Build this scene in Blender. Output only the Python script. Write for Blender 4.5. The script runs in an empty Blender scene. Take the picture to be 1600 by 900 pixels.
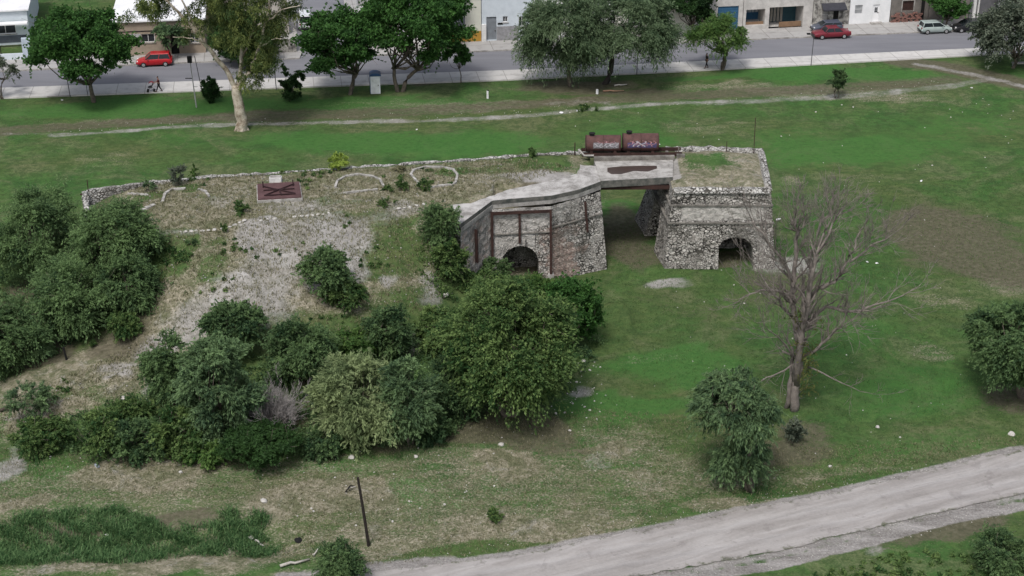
import bpy, math, random
import numpy as np
from mathutils import Vector, Matrix
R = math.radians
rng = np.random.default_rng(7)
random.seed(7)
SC = bpy.context.scene
COL = SC.collection

# ------------------------------------------------------------------ camera, world, sun
CAM_H, PITCH, FPX = 55.5, R(25.5), 2500.0
cam = bpy.data.cameras.new('camera'); camo = bpy.data.objects.new('camera', cam); COL.objects.link(camo)
camo.location = (0, 0, CAM_H); camo.rotation_euler = (R(90) - PITCH, 0, 0)
cam.sensor_width = 36; cam.lens = 36 * FPX / 1600; cam.clip_start = 1; cam.clip_end = 6000
SC.camera = camo
SUN_EL, SUN_AZ = R(58), R(200)          # azimuth measured from +Y clockwise
W = bpy.data.worlds.new('World'); SC.world = W; W.use_nodes = True
nt = W.node_tree; bg = nt.nodes['Background']
sky = nt.nodes.new('ShaderNodeTexSky'); sky.sky_type = 'NISHITA'; sky.sun_disc = False
sky.sun_elevation = SUN_EL; sky.sun_rotation = SUN_AZ; sky.dust_density = 4; sky.air_density = 1.0
hs = nt.nodes.new('ShaderNodeHueSaturation'); hs.inputs['Saturation'].default_value = 0.62
nt.links.new(sky.outputs[0], hs.inputs['Color']); nt.links.new(hs.outputs[0], bg.inputs[0])
bg.inputs[1].default_value = 0.12
sl = bpy.data.lights.new('sun', 'SUN'); sl.energy = 1.5; sl.angle = R(11); sl.color = (1, .985, .97)
so = bpy.data.objects.new('sun', sl); COL.objects.link(so)
sd = Vector((math.sin(SUN_AZ) * math.cos(SUN_EL), math.cos(SUN_AZ) * math.cos(SUN_EL), math.sin(SUN_EL)))
so.rotation_euler = sd.to_track_quat('Z', 'Y').to_euler(); so.location = (0, 0, 120)
SC.view_settings.view_transform = 'Standard'; SC.view_settings.look = 'None'
SC.view_settings.gamma = 1; SC.view_settings.use_curve_mapping = False
SC.view_settings.exposure = 0.46

# ------------------------------------------------------------------ photo measurement helpers
def ray(px, py):
    a = (px - 800) / FPX; b = (py - 450) / FPX
    return (a, math.cos(PITCH) - b * math.sin(PITCH), -math.sin(PITCH) - b * math.cos(PITCH))
def at(px, py, z=0.0):
    d = ray(px, py); t = (z - CAM_H) / d[2]
    return Vector((d[0] * t, d[1] * t, z))
def onY(px, py, Y):
    d = ray(px, py); t = Y / d[1]
    return Vector((d[0] * t, Y, CAM_H + d[2] * t))

# ------------------------------------------------------------------ object helpers
def tag(o, label=None, cat=None, group=None, kind=None):
    if label: o['label'] = label
    if cat: o['category'] = cat
    if group: o['group'] = group
    if kind: o['kind'] = kind
    return o
def thing(name, label, cat, loc=(0, 0, 0), rz=0, group=None):
    o = bpy.data.objects.new(name, None); COL.objects.link(o)
    o.location = loc; o.rotation_euler = (0, 0, rz); o.empty_display_size = .3
    return tag(o, label, cat, group)
def npmesh(name, V, F, mat, parent=None, smooth=False, attrs=None, world=True):
    """V (n,3), F (m,k) arrays (all faces same size) or list of tuples"""
    V = np.asarray(V, dtype=np.float32).reshape(-1, 3)
    if parent is not None and world:
        V = V - np.array(parent.location, dtype=np.float32)
    me = bpy.data.meshes.new(name)
    if isinstance(F, np.ndarray):
        k = F.shape[1]; m = F.shape[0]
        me.vertices.add(len(V)); me.vertices.foreach_set('co', V.ravel())
        me.loops.add(m * k); me.loops.foreach_set('vertex_index', F.astype(np.int32).ravel())
        me.polygons.add(m); me.polygons.foreach_set('loop_start', np.arange(0, m * k, k, dtype=np.int32))
        me.update(calc_edges=True)
    else:
        me.from_pydata([tuple(v) for v in V.tolist()], [], F)
    if attrs:
        for an, arr in attrs.items():
            arr = np.asarray(arr, dtype=np.float32)
            if arr.ndim == 1:
                a = me.attributes.new(an, 'FLOAT', 'POINT'); a.data.foreach_set('value', arr)
            else:
                a = me.attributes.new(an, 'FLOAT_COLOR', 'POINT'); a.data.foreach_set('color', arr.ravel())
    if smooth:
        me.polygons.foreach_set('use_smooth', [True] * len(me.polygons))
    me.materials.append(mat); me.update(); me.validate()
    o = bpy.data.objects.new(name, me); COL.objects.link(o)
    if parent is not None: o.parent = parent
    return o
class MB:
    def __init__(s): s.v = []; s.f = []
    def add(s, vs, fs):
        k = len(s.v); s.v += [tuple(v) for v in vs]; s.f += [tuple(i + k for i in f) for f in fs]; return s
    def box(s, c, d, rot=None, taper=1.0):
        x, y, z = d[0] / 2, d[1] / 2, d[2] / 2
        vs = []
        for k, zz in ((1, -z), (taper, z)):
            vs += [Vector((-x * k, -y * k, zz)), Vector((x * k, -y * k, zz)), Vector((x * k, y * k, zz)), Vector((-x * k, y * k, zz))]
        if rot is not None: vs = [rot @ v for v in vs]
        vs = [v + Vector(c) for v in vs]
        return s.add(vs, [(3, 2, 1, 0), (4, 5, 6, 7), (0, 1, 5, 4), (1, 2, 6, 5), (2, 3, 7, 6), (3, 0, 4, 7)])
    def bb(s, x0, x1, y0, y1, z0, z1):
        return s.box(((x0 + x1) / 2, (y0 + y1) / 2, (z0 + z1) / 2), (abs(x1 - x0), abs(y1 - y0), abs(z1 - z0)))
    def tube(s, pts, rad, n=6, cap=True):
        pts = [Vector(p) for p in pts]; rings = []
        for i, p in enumerate(pts):
            t = (pts[min(i + 1, len(pts) - 1)] - pts[max(i - 1, 0)])
            if t.length < 1e-6: t = Vector((0, 0, 1))
            t.normalize()
            a = t.cross(Vector((0, 0, 1)) if abs(t.z) < .9 else Vector((1, 0, 0))).normalized(); b = t.cross(a)
            r = rad[i] if isinstance(rad, (list, tuple)) else rad
            rings.append([p + a * (math.cos(q) * r) + b * (math.sin(q) * r) for q in [2 * math.pi * j / n for j in range(n)]])
        vs = [v for r_ in rings for v in r_]; fs = []
        for i in range(len(pts) - 1):
            for j in range(n):
                fs.append((i * n + j, i * n + (j + 1) % n, (i + 1) * n + (j + 1) % n, (i + 1) * n + j))
        if cap:
            fs.append(tuple(range(n))[::-1]); fs.append(tuple(range((len(pts) - 1) * n, len(pts) * n)))
        return s.add(vs, fs)
    def prism(s, poly, z0, z1):
        n = len(poly)
        vs = [(p[0], p[1], z0) for p in poly] + [(p[0], p[1], z1) for p in poly]
        fs = [tuple(range(n))[::-1], tuple(range(n, 2 * n))] + [(i, (i + 1) % n, n + (i + 1) % n, n + i) for i in range(n)]
        return s.add(vs, fs)
    def build(s, name, mat, parent=None, world=True, smooth=False, bevel=0):
        o = npmesh(name, np.array(s.v), s.f, mat, parent, smooth, world=world)
        if bevel:
            m = o.modifiers.new('bevel', 'BEVEL'); m.width = bevel; m.segments = 2; m.limit_method = 'ANGLE'
        return o

# ------------------------------------------------------------------ material helpers
def newmat(name):
    m = bpy.data.materials.new(name); m.use_nodes = True
    return m, m.node_tree.nodes, m.node_tree.links, m.node_tree.nodes['Principled BSDF']
class NB:
    """tiny node builder"""
    def __init__(s, m): s.n = m.node_tree.nodes; s.l = m.node_tree.links
    def tc(s, out='Object'):
        if out == 'World':
            g = s.n.new('ShaderNodeNewGeometry'); return g.outputs['Position']
        return s.n.new('ShaderNodeTexCoord').outputs[out]
    def noise(s, vec, scale, detail=4, rough=.55, dist=0, out='Fac'):
        t = s.n.new('ShaderNodeTexNoise'); t.inputs['Scale'].default_value = scale; t.inputs['Detail'].default_value = detail
        t.inputs['Roughness'].default_value = rough; t.inputs['Distortion'].default_value = dist
        s.l.new(vec, t.inputs['Vector']); return t.outputs[out]
    def voro(s, vec, scale, feature='F1', out='Distance', rand=1.0):
        t = s.n.new('ShaderNodeTexVoronoi'); t.feature = feature; t.inputs['Scale'].default_value = scale
        t.inputs['Randomness'].default_value = rand
        s.l.new(vec, t.inputs['Vector']); return t.outputs[out]
    def ramp(s, fac, stops, interp='LINEAR'):
        t = s.n.new('ShaderNodeValToRGB'); t.color_ramp.interpolation = interp
        e = t.color_ramp.elements
        while len(e) < len(stops): e.new(.5)
        for i, (p, c) in enumerate(stops):
            e[i].position = p; e[i].color = (c[0], c[1], c[2], 1) if not isinstance(c, (int, float)) else (c, c, c, 1)
        s.l.new(fac, t.inputs[0]); return t.outputs[0]
    def mix(s, fac, a, b, mode='MIX'):
        t = s.n.new('ShaderNodeMix'); t.data_type = 'RGBA'; t.blend_type = mode
        for i, v in ((0, fac), (6, a), (7, b)):
            if hasattr(v, 'default_value') or hasattr(v, 'links'): s.l.new(v, t.inputs[i])
            elif i == 0: t.inputs[0].default_value = v
            else: t.inputs[i].default_value = (v[0], v[1], v[2], 1)
        return t.outputs[2]
    def math(s, op, a, b=0.0, clamp=False):
        t = s.n.new('ShaderNodeMath'); t.operation = op; t.use_clamp = clamp
        for i, v in ((0, a), (1, b)):
            if isinstance(v, (int, float)): t.inputs[i].default_value = v
            else: s.l.new(v, t.inputs[i])
        return t.outputs[0]
    def smooth(s, v, lo, hi):
        t = s.n.new('ShaderNodeMapRange'); t.interpolation_type = 'SMOOTHSTEP'
        t.inputs[1].default_value = lo; t.inputs[2].default_value = hi; s.l.new(v, t.inputs[0]); return t.outputs[0]
    def scale(s, vec, sc):
        t = s.n.new('ShaderNodeMapping'); t.inputs['Scale'].default_value = sc; s.l.new(vec, t.inputs[0]); return t.outputs[0]
    def attr(s, name, out='Fac'):
        t = s.n.new('ShaderNodeAttribute'); t.attribute_name = name; return t.outputs[out]
    def bump(s, h, strength, dist, normal_in):
        t = s.n.new('ShaderNodeBump'); t.inputs['Strength'].default_value = strength; t.inputs['Distance'].default_value = dist
        s.l.new(h, t.inputs['Height']); s.l.new(t.outputs[0], normal_in); return t
_mc = {}
def M(name, c1, c2=None, scale=2.0, rough=.85, bump=.15, metal=0.0, coat=0.0, lo=.35, hi=.65):
    if name in _mc: return _mc[name]
    m, n, l, p = newmat(name); b = NB(m)
    p.inputs['Roughness'].default_value = rough; p.inputs['Metallic'].default_value = metal
    p.inputs['Specular IOR Level'].default_value = .3
    if coat: p.inputs['Coat Weight'].default_value = coat
    c2 = c2 or tuple(x * .72 for x in c1)
    v = b.tc('World' if scale < 0 else 'Object'); sc = abs(scale)
    f = b.noise(v, sc, 5, .6)
    f2 = b.noise(v, sc * 9, 3, .6)
    fac = b.math('ADD', b.math('MULTIPLY', f, .7), b.math('MULTIPLY', f2, .3))
    l.new(b.ramp(fac, [(lo, c2), (hi, c1)]), p.inputs['Base Color'])
    if bump: b.bump(f2, bump, .03, p.inputs['Normal'])
    _mc[name] = m; return m

def ground_material():
    m, n, l, p = newmat('ground_mix'); b = NB(m)
    p.inputs['Roughness'].default_value = 1; p.inputs['Specular IOR Level'].default_value = .05
    pos = b.tc('World')
    big = b.noise(pos, .06, 4, .6, .4); med = b.noise(pos, .35, 5, .62, .6); fine = b.noise(pos, 2.2, 5, .7); vfine = b.noise(pos, 7, 3, .7)
    streak = b.noise(b.scale(pos, (.5, 1.6, 1)), .8, 5, .65, .5)
    # living grass
    g1 = b.ramp(med, [(.30, (.030, .082, .024)), (.55, (.056, .124, .034)), (.78, (.100, .158, .052))])
    g2 = b.ramp(streak, [(.32, (.055, .088, .030)), (.7, (.110, .130, .052))])
    grass = b.mix(b.smooth(b.math('ADD', big, b.math('MULTIPLY', fine, .25)), .48, .78), g1, g2)
    mot = b.noise(pos, .16, 6, .68, .8)
    grass = b.mix(b.math('MULTIPLY', b.smooth(mot, .47, .62), .52), grass, b.ramp(vfine, [(.35, (.085, .095, .048)), (.65, (.20, .19, .115))]))
    grass = b.mix(b.math('MULTIPLY', b.smooth(b.noise(pos, .9, 6, .75, .4), .47, .60), .62), grass, b.ramp(fine, [(.35, (.028, .060, .020)), (.65, (.058, .085, .034))]))
    grass = b.mix(b.math('MULTIPLY', b.smooth(fine, .45, .65), .5), grass, (.022, .052, .014))
    grass = b.mix(b.math('MULTIPLY', b.smooth(vfine, .52, .70), .38), grass, (.12, .15, .06))
    sep = n.new('ShaderNodeSeparateColor'); l.new(b.attr('mask', 'Color'), sep.inputs[0])
    dry, pale, brown = sep.outputs[0], sep.outputs[1], sep.outputs[2]
    lush = b.attr('lush'); gravel = b.attr('gravel')
    nz = b.math('ADD', b.math('MULTIPLY', med, .5), b.math('MULTIPLY', fine, .5))
    def msk(ch, w=.9, lo=.42, hi=.62, nn=nz):
        return b.smooth(b.math('ADD', ch, b.math('MULTIPLY', b.math('SUBTRACT', nn, .5), w)), lo, hi)
    col = b.mix(b.math('MULTIPLY', msk(lush, 1.2, .35, .8), .75), grass, b.ramp(fine, [(.3, (.032, .098, .024)), (.7, (.066, .165, .040))]))
    n2 = b.math('ADD', b.math('MULTIPLY', streak, .4), b.math('MULTIPLY', vfine, .6))
    dcol = b.ramp(b.math('ADD', b.math('MULTIPLY', fine, .55), b.math('MULTIPLY', vfine, .45)), [(.36, (.085, .082, .050)), (.5, (.215, .192, .140)), (.64, (.39, .348, .275))])
    col = b.mix(b.math('MULTIPLY', msk(dry, 1.5, .38, .78, n2), .88), col, dcol)
    bcol = b.ramp(fine, [(.3, (.060, .055, .038)), (.55, (.112, .100, .070)), (.75, (.165, .150, .112))])
    olv = b.smooth(b.noise(pos, .55, 6, .75, .8), .46, .60); col = b.mix(b.math('MULTIPLY', b.math('MULTIPLY', olv, msk(dry, .4, .4, .8)), .6), col, b.ramp(fine, [(.35, (.045, .062, .024)), (.65, (.095, .112, .050))]))
    pgr = b.smooth(b.noise(pos, .30, 6, .75, 1.2), .54, .66); col = b.mix(b.math('MULTIPLY', b.math('MULTIPLY', pgr, msk(dry, .4, .5, .85)), .55), col, b.ramp(vfine, [(.35, (.13, .125, .11)), (.65, (.38, .37, .34))]))
    col = b.mix(b.math('MULTIPLY', msk(brown, 1.2, .40, .74, n2), .86), col, bcol)
    pcol = b.ramp(b.math('ADD', b.math('MULTIPLY', med, .45), b.math('ADD', b.math('MULTIPLY', fine, .37), b.math('MULTIPLY', vfine, .18))), [(.34, (.17, .160, .148)), (.5, (.29, .277, .262)), (.67, (.41, .398, .385))])
    n3 = b.math('ADD', b.math('MULTIPLY', med, .35), b.math('ADD', b.math('MULTIPLY', fine, .4), b.math('MULTIPLY', vfine, .25))); col = b.mix(b.math('MULTIPLY', msk(pale, 1.0, .30, .80, n3), .88), col, pcol)
    gcol = b.ramp(b.math('ADD', b.math('MULTIPLY', streak, .5), b.math('MULTIPLY', vfine, .5)), [(.35, (.13, .12, .11)), (.65, (.33, .315, .30))])
    col = b.mix(msk(gravel, .9, .38, .66), col, gcol)
    l.new(col, p.inputs['Base Color'])
    h = b.math('ADD', b.math('MULTIPLY', fine, .7), b.math('MULTIPLY', vfine, .5))
    b.bump(h, .7, .12, p.inputs['Normal'])
    return m
GROUND = ground_material()

def stone_material(name, light=(.56, .535, .495), dark=(.27, .252, .228), joint=(.045, .042, .038), scale=4.7):
    m, n, l, p = newmat(name); b = NB(m)
    p.inputs['Roughness'].default_value = .95; p.inputs['Specular IOR Level'].default_value = .15
    pos = b.tc('World'); wob = b.noise(pos, 2.5, 2, .5, 0, 'Color')
    vm = n.new('ShaderNodeVectorMath'); vm.operation = 'MULTIPLY_ADD'; l.new(wob, vm.inputs[0]); vm.inputs[1].default_value = (.16, .16, .16); l.new(b.scale(pos, (1, 1, 1.35)), vm.inputs[2])
    v = vm.outputs[0]
    szm = b.smooth(b.noise(pos, .8, 3, .6), .46, .54)
    edge = b.mix(szm, b.voro(v, scale, 'DISTANCE_TO_EDGE'), b.math('MULTIPLY', b.voro(v, scale * .70, 'DISTANCE_TO_EDGE'), .62)); cell = b.mix(szm, b.voro(v, scale, 'F1', 'Color'), b.voro(v, scale * .70, 'F1', 'Color'))
    f = b.noise(pos, 1.1, 5, .6); f3 = b.noise(pos, 14, 4, .65); f4 = b.noise(pos, .45, 4, .6, .4)
    cs = n.new('ShaderNodeSeparateColor'); l.new(cell, cs.inputs[0])
    stone = b.mix(cs.outputs[0], dark, light)
    stone = b.mix(b.math('MULTIPLY', b.smooth(f3, .4, .7), .4), stone, (.30, .28, .25))
    jw = b.smooth(b.math('SUBTRACT', edge, b.math('MULTIPLY', b.math('SUBTRACT', f, .35), .16)), .005, .065)
    mort = b.mix(b.smooth(b.noise(pos, 1.7, 4, .7), .50, .64), joint, (.25, .238, .215)); col = b.mix(jw, mort, stone)
    # rendered plaster patches left on the wall (attribute) and brick showing through
    pl = b.attr('plaster')
    pm = b.smooth(b.math('ADD', pl, b.math('MULTIPLY', b.math('SUBTRACT', b.math('ADD', b.math('MULTIPLY', f, .6), b.math('MULTIPLY', f3, .4)), .5), 1.3)), .42, .62)
    pcol = b.ramp(b.noise(pos, 3, 5, .65), [(.3, (.25, .24, .22)), (.5, (.42, .40, .37)), (.7, (.53, .51, .475))])
    col = b.mix(b.math('MULTIPLY', pm, .92), col, pcol)
    bk = b.attr('brick')
    bt = n.new('ShaderNodeTexBrick'); l.new(b.scale(pos, (1, 1, 1)), bt.inputs['Vector'])
    cx = n.new('ShaderNodeSeparateXYZ'); l.new(pos, cx.inputs[0]); cc = n.new('ShaderNodeCombineXYZ'); l.new(cx.outputs[0], cc.inputs[0]); l.new(cx.outputs[2], cc.inputs[1]); l.new(cc.outputs[0], bt.inputs['Vector'])
    bt.inputs['Color1'].default_value = (.27, .16, .125, 1); bt.inputs['Color2'].default_value = (.40, .31, .26, 1); bt.inputs['Mortar'].default_value = (.33, .30, .27, 1)
    bt.inputs['Scale'].default_value = 2.2; bt.inputs['Mortar Size'].default_value = .03
    bm = b.smooth(b.math('ADD', bk, b.math('MULTIPLY', b.math('SUBTRACT', f, .5), 1.4)), .42, .66)
    col = b.mix(b.math('MULTIPLY', bm, .8), col, bt.outputs['Color'])
    # moss / water stains with their own ragged shape
    st = b.smooth(b.math('ADD', f4, b.math('MULTIPLY', f3, .25)), .62, .80)
    col = b.mix(b.math('MULTIPLY', st, .6), col, (.085, .08, .068))
    l.new(col, p.inputs['Base Color'])
    hh = b.math('MULTIPLY', jw, b.math('SUBTRACT', 1.0, b.math('MULTIPLY', pm, .8)))
    b.bump(b.math('ADD', hh, b.math('MULTIPLY', f3, .3)), 1.0, .12, p.inputs['Normal'])
    return m
STONE = stone_material('rubble_stone')
CAPST = M('capstone', (.50, .49, .46), (.13, .12, .11), -2.6, .95, .5, lo=.38, hi=.58)
CONC = M('old_concrete', (.40, .385, .36), (.17, .16, .145), -1.2, .95, .3, lo=.36, hi=.60)
CONCD = M('stained_concrete', (.24, .225, .20), (.075, .07, .062), -1.6, .95, .4)
RUST = M('rusted_iron', (.060, .030, .024), (.026, .015, .013), 2.5, .85, .3)
RUST2 = M('rusted_tank_plate', (.115, .056, .050), (.045, .024, .022), 1.6, .8, .25)
RUSTH = M('maroon_rust', (.115, .062, .062), (.06, .030, .030), 1.3, .85, .2)
DARK = M('dark_void', (.012, .012, .012), (.008, .008, .008), 2, 1, 0)
BARK = M('grey_brown_bark', (.17, .145, .115), (.06, .05, .04), 3, .95, .6)
EBARK = M('pale_mottled_bark', (.47, .42, .34), (.17, .13, .09), 1.6, .9, .4, lo=.40, hi=.56)
DBARK = M('weathered_dead_bark', (.25, .22, .195), (.11, .095, .085), 2.5, .95, .5)
GREYTWIG = M('silver_grey_twigs', (.34, .32, .31), (.18, .165, .155), 2.5, .95, .2)
def leafmat(name, c1, c2, trans=.42):
    c1 = tuple(v * 1.35 for v in c1); c2 = tuple(v * 1.5 for v in c2)
    m, n, l, p = newmat(name); b = NB(m)
    p.inputs['Roughness'].default_value = .65; p.inputs['Specular IOR Level'].default_value = .18
    col = b.ramp(b.attr('tint'), [(0, c1), (1, c2)])
    l.new(col, p.inputs['Base Color'])
    tr = n.new('ShaderNodeBsdfTranslucent'); l.new(b.mix(.25, col, (.07, .12, .04)), tr.inputs[0])
    mx = n.new('ShaderNodeMixShader'); mx.inputs[0].default_value = trans
    l.new(p.outputs[0], mx.inputs[1]); l.new(tr.outputs[0], mx.inputs[2])
    l.new(mx.outputs[0], n['Material Output'].inputs[0]); return m
LEAF = dict(
    lush=leafmat('lush_leaf', (.016, .048, .012), (.058, .138, .032)),
    dark=leafmat('dark_leaf', (.010, .028, .009), (.032, .070, .020)),
    mesq=leafmat('mesquite_leaf', (.034, .066, .034), (.135, .205, .090)),
    mesqd=leafmat('deep_mesquite_leaf', (.022, .050, .022), (.108, .170, .066)),
    olive=leafmat('olive_leaf', (.075, .108, .046), (.215, .265, .125)),
    euc=leafmat('eucalyptus_leaf', (.036, .062, .020), (.135, .160, .048)),
    pepper=leafmat('pepper_leaf', (.034, .062, .030), (.125, .172, .092)),
    bright=leafmat('bright_leaf', (.030, .075, .018), (.090, .150, .040)),
    yellow=leafmat('yellow_green_leaf', (.12, .18, .03), (.30, .38, .08)),
    grey=leafmat('grey_green_leaf', (.036, .050, .034), (.125, .145, .105)),
    weed=leafmat('weed_leaf', (.024, .060, .018), (.120, .175, .056)),
    straw=leafmat('dry_grass', (.07, .075, .035), (.19, .175, .11), .15),
    reed=leafmat('tall_grass_blade', (.020, .066, .020), (.125, .205, .082)),
)

# ------------------------------------------------------------------ terrain
def inpoly(x, y, poly):
    x = np.asarray(x); y = np.asarray(y); c = np.zeros(x.shape, bool); n = len(poly)
    for i in range(n):
        x0, y0 = poly[i][0], poly[i][1]; x1, y1 = poly[(i + 1) % n][0], poly[(i + 1) % n][1]
        if y0 == y1: continue
        c ^= ((y0 > y) != (y1 > y)) & (x < (x1 - x0) * (y - y0) / (y1 - y0) + x0)
    return c
def seg_dist(x, y, pts):
    d = np.full(np.shape(x), 1e9)
    for a, b_ in zip(pts[:-1], pts[1:]):
        ax, ay = a[0], a[1]; bx, by = b_[0] - ax, b_[1] - ay; L = bx * bx + by * by + 1e-9
        t = np.clip(((x - ax) * bx + (y - ay) * by) / L, 0, 1)
        d = np.minimum(d, np.hypot(x - ax - t * bx, y - ay - t * by))
    return d
CP = [(150,303,7),(300,288,7),(430,277,7),(640,265,7),(820,252,7),(900,262,7),(930,280,7),(860,308,7),(780,312,7),(730,340,6.9),
 (200,330,6.9),(330,330,6.9),(480,330,6.9),(600,320,6.9),(690,310,7),(250,368,6.7),(350,355,6.7),(450,345,6.8),(560,340,6.8),(650,332,6.8),
 (300,415,5.9),(420,400,6.1),(540,385,6.2),(640,380,6.0),(700,372,6.0),(400,460,4.9),(500,440,5.0),(600,430,5.0),(690,410,4.6),(715,430,3.8),(700,455,3.2),(620,480,3.6),
 (310,490,3.7),(220,530,2.5),(400,510,3.5),(500,520,3.1),(620,530,2.3),(720,500,1.5),(130,570,1.5),(60,600,.9),(0,640,.4),(250,590,1.6),(350,570,2),(480,590,1.5),
 (600,590,1.0),(720,580,.5),(180,640,.6),(300,650,.5),(450,660,.3),(600,660,.1),(740,640,0),(790,490,.5),(765,455,.8),(860,450,0),(830,450,0),(900,480,0),(850,560,0),(850,650,0),
 (700,700,0),(500,710,0),(300,710,0),(100,700,0),(0,700,0),(100,800,0),(400,800,0),(700,800,0),(0,590,.3),(60,545,.9),(120,500,1.6),(200,460,3.2),(180,420,3.6),(235,405,5.2),
 (150,375,3.5),(0,300,0),(0,450,0),(60,410,.3),(60,470,.3),(-80,600,0),(-150,500,0),(-150,700,0),(0,900,0),(400,950,0)]
cw = np.array([tuple(at(*c)) for c in CP]); cxy = cw[:, :2]; cz = cw[:, 2]
D = np.hypot(cxy[:, None, 0] - cxy[None, :, 0], cxy[:, None, 1] - cxy[None, :, 1])
nC = len(CP); A = np.zeros((nC + 1, nC + 1)); A[:nC, :nC] = D - np.eye(nC) * .4; A[nC, :nC] = 1; A[:nC, nC] = 1
CWT = np.linalg.solve(A, np.append(cz, 0))
def rbf(x, y):
    out = np.full(x.shape, CWT[nC])
    for i in range(nC): out += CWT[i] * np.hypot(x - cxy[i, 0], y - cxy[i, 1])
    return out
BACKPX = [(135,298),(230,285),(330,276),(430,270),(540,263),(640,256),(740,249),(820,242),(900,238)]
BACK = [at(px, py + 1, 7) for px, py in BACKPX]
B_R = Vector((13.2, 129.25, 7))
AB_W = [Vector((-3.9, 112.5, 0)), Vector((-1.6, 116.95, 0)), Vector((3.1, 117.55, 0)), Vector((7.85, 120.0, 0))]   # foot of the wing / front / right facets
AB_T = [Vector((-4.0, 112.9, 6.5)), Vector((-1.6, 117.25, 6.5)), Vector((3.1, 117.85, 6.5)), Vector((7.2, 120.95, 6.5))]
LW = [at(135, 298, 7), at(136, 330, 6.9), at(141, 372, 6.6)]
MOUND = [(LW[2].x, LW[2].y), (LW[1].x, LW[1].y)] + [(p.x, p.y) for p in BACK] + [(6.9, 128.9), (6.7, 122.3), (3.1, 119.2), (2.6, 121.2), (-1.2, 121.0), (-1.6, 118.7), (-4.5, 114.4), (-4.2, 112.3),
         (-1.9, 112.0), (3.0, 114.5), (9.0, 112.0), (10, 60), (-95, 60), (-95, LW[2].y)]
_w = rng.normal(size=(26, 2)); _w /= np.linalg.norm(_w, axis=1)[:, None]; _ph = rng.uniform(0, 6.28, 26)
_fr = np.concatenate([np.linspace(.25, .8, 8), np.linspace(.9, 2.4, 9), np.linspace(2.6, 6, 9)])
_am = np.concatenate([np.full(8, .03), np.full(9, .018), np.full(9, .010)])
def S_(pxs, z=0): return [at(a, b_, z) for a, b_ in pxs]
def extend(pts, d=160):
    a = (pts[0] - pts[1]).normalized() * d; b_ = (pts[-1] - pts[-2]).normalized() * d
    return [pts[0] + a] + pts + [pts[-1] + b_]
L0 = extend(S_([(0,155),(400,140),(800,126),(1200,106),(1520,88)]))        # lawn | near pavement
L1 = extend(S_([(0,139),(400,125),(800,111),(1200,92),(1500,78)]))          # near pavement | road
L2 = extend(S_([(0,113),(225,102),(740,82),(1200,62),(1400,53.5),(1600,44)]))    # road | far pavement
L3 = extend(S_([(0,95),(260,83),(760,66),(1150,49),(1377,37),(1560,29)]))   # far pavement | houses
def lineY(L, x): return np.interp(x, [p.x for p in L], [p.y for p in L])
DITCH = S_([(-60,850),(120,845),(250,850),(430,845)])
def hz(x, y, detail=True):
    x = np.asarray(x, float); y = np.asarray(y, float)
    m = inpoly(x, y, MOUND)
    z = np.where(m, np.clip(rbf(x, y), 0, 7.05), 0)
    z = z - .55 * np.exp(-(seg_dist(x, y, DITCH) / 1.7) ** 2)
    if detail:
        n = np.zeros(x.shape)
        for i in range(26): n += _am[i] * np.sin((x * _w[i, 0] + y * _w[i, 1]) * _fr[i] + _ph[i])
        amp = np.where((z > .25) & (z < 6.9), 1.5, .45) * np.clip((lineY(L0, x) - 2 - y) / 3, 0, 1)
        z = z + n * amp
    return z
def ground(px, py):
    d = ray(px, py); ys = np.linspace(62, 260, 1400); t = ys / d[1]
    xs = d[0] * t; zs = CAM_H + d[2] * t
    h = hz(xs, ys); below = np.nonzero(zs <= h)[0]
    i = below[0] if len(below) else len(ys) - 1
    return Vector((xs[i], ys[i], float(h[i])))
def gz(x, y): return float(hz(np.array([x]), np.array([y]))[0])

def axis(a, b_, st, far, grow=1.22):
    core = list(np.arange(a, b_ + 1e-6, st)); lo = []; s = st; v = a
    while v > -far: s *= grow; v -= s; lo.append(v)
    hi = []; s = st; v = core[-1]
    while v < far: s *= grow; v += s; hi.append(v)
    return np.array(lo[::-1] + core + hi)
gx = axis(-56, 56, .33, 1600); gy = axis(70, 186, .36, 1600)
GX, GY = np.meshgrid(gx, gy); gxf, gyf = GX.ravel(), GY.ravel()
GZ = hz(gxf, gyf)
def _blob(px, py, rx, ry, z=None):
    c = ground(px, py) if z is None else at(px, py, z)
    s = FPX / math.hypot(c.y, CAM_H - c.z); sd_ = (CAM_H - c.z) / math.hypot(c.y, CAM_H)
    return c, rx / s, ry / (s * sd_)
def blob_mask(lst, x, y):
    m = np.zeros(x.shape)
    for (px, py, rx, ry, st) in lst:
        c, a, b_ = _blob(px, py, rx, ry)
        d = np.hypot((x - c.x) / a, (y - c.y) / b_)
        m = np.maximum(m, st * np.clip((1.45 - d) / .9, 0, 1))
    return m
def line_mask(lst, x, y):
    m = np.zeros(x.shape)
    for pts, w, st in lst:
        P = [ground(*p) for p in pts]; d = seg_dist(x, y, P)
        m = np.maximum(m, st * np.clip(1.5 - d / w, 0, 1))
    return m
def poly_mask(lst, x, y, soft=1.2):
    m = np.zeros(x.shape)
    for pts, st in lst:
        P = [ground(*p) for p in pts]; i = inpoly(x, y, P); d = seg_dist(x, y, P + [P[0]])
        sd_ = np.where(i, d, -d); m = np.maximum(m, st * np.clip(.5 + sd_ / (2 * soft), 0, 1))
    return m
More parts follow.
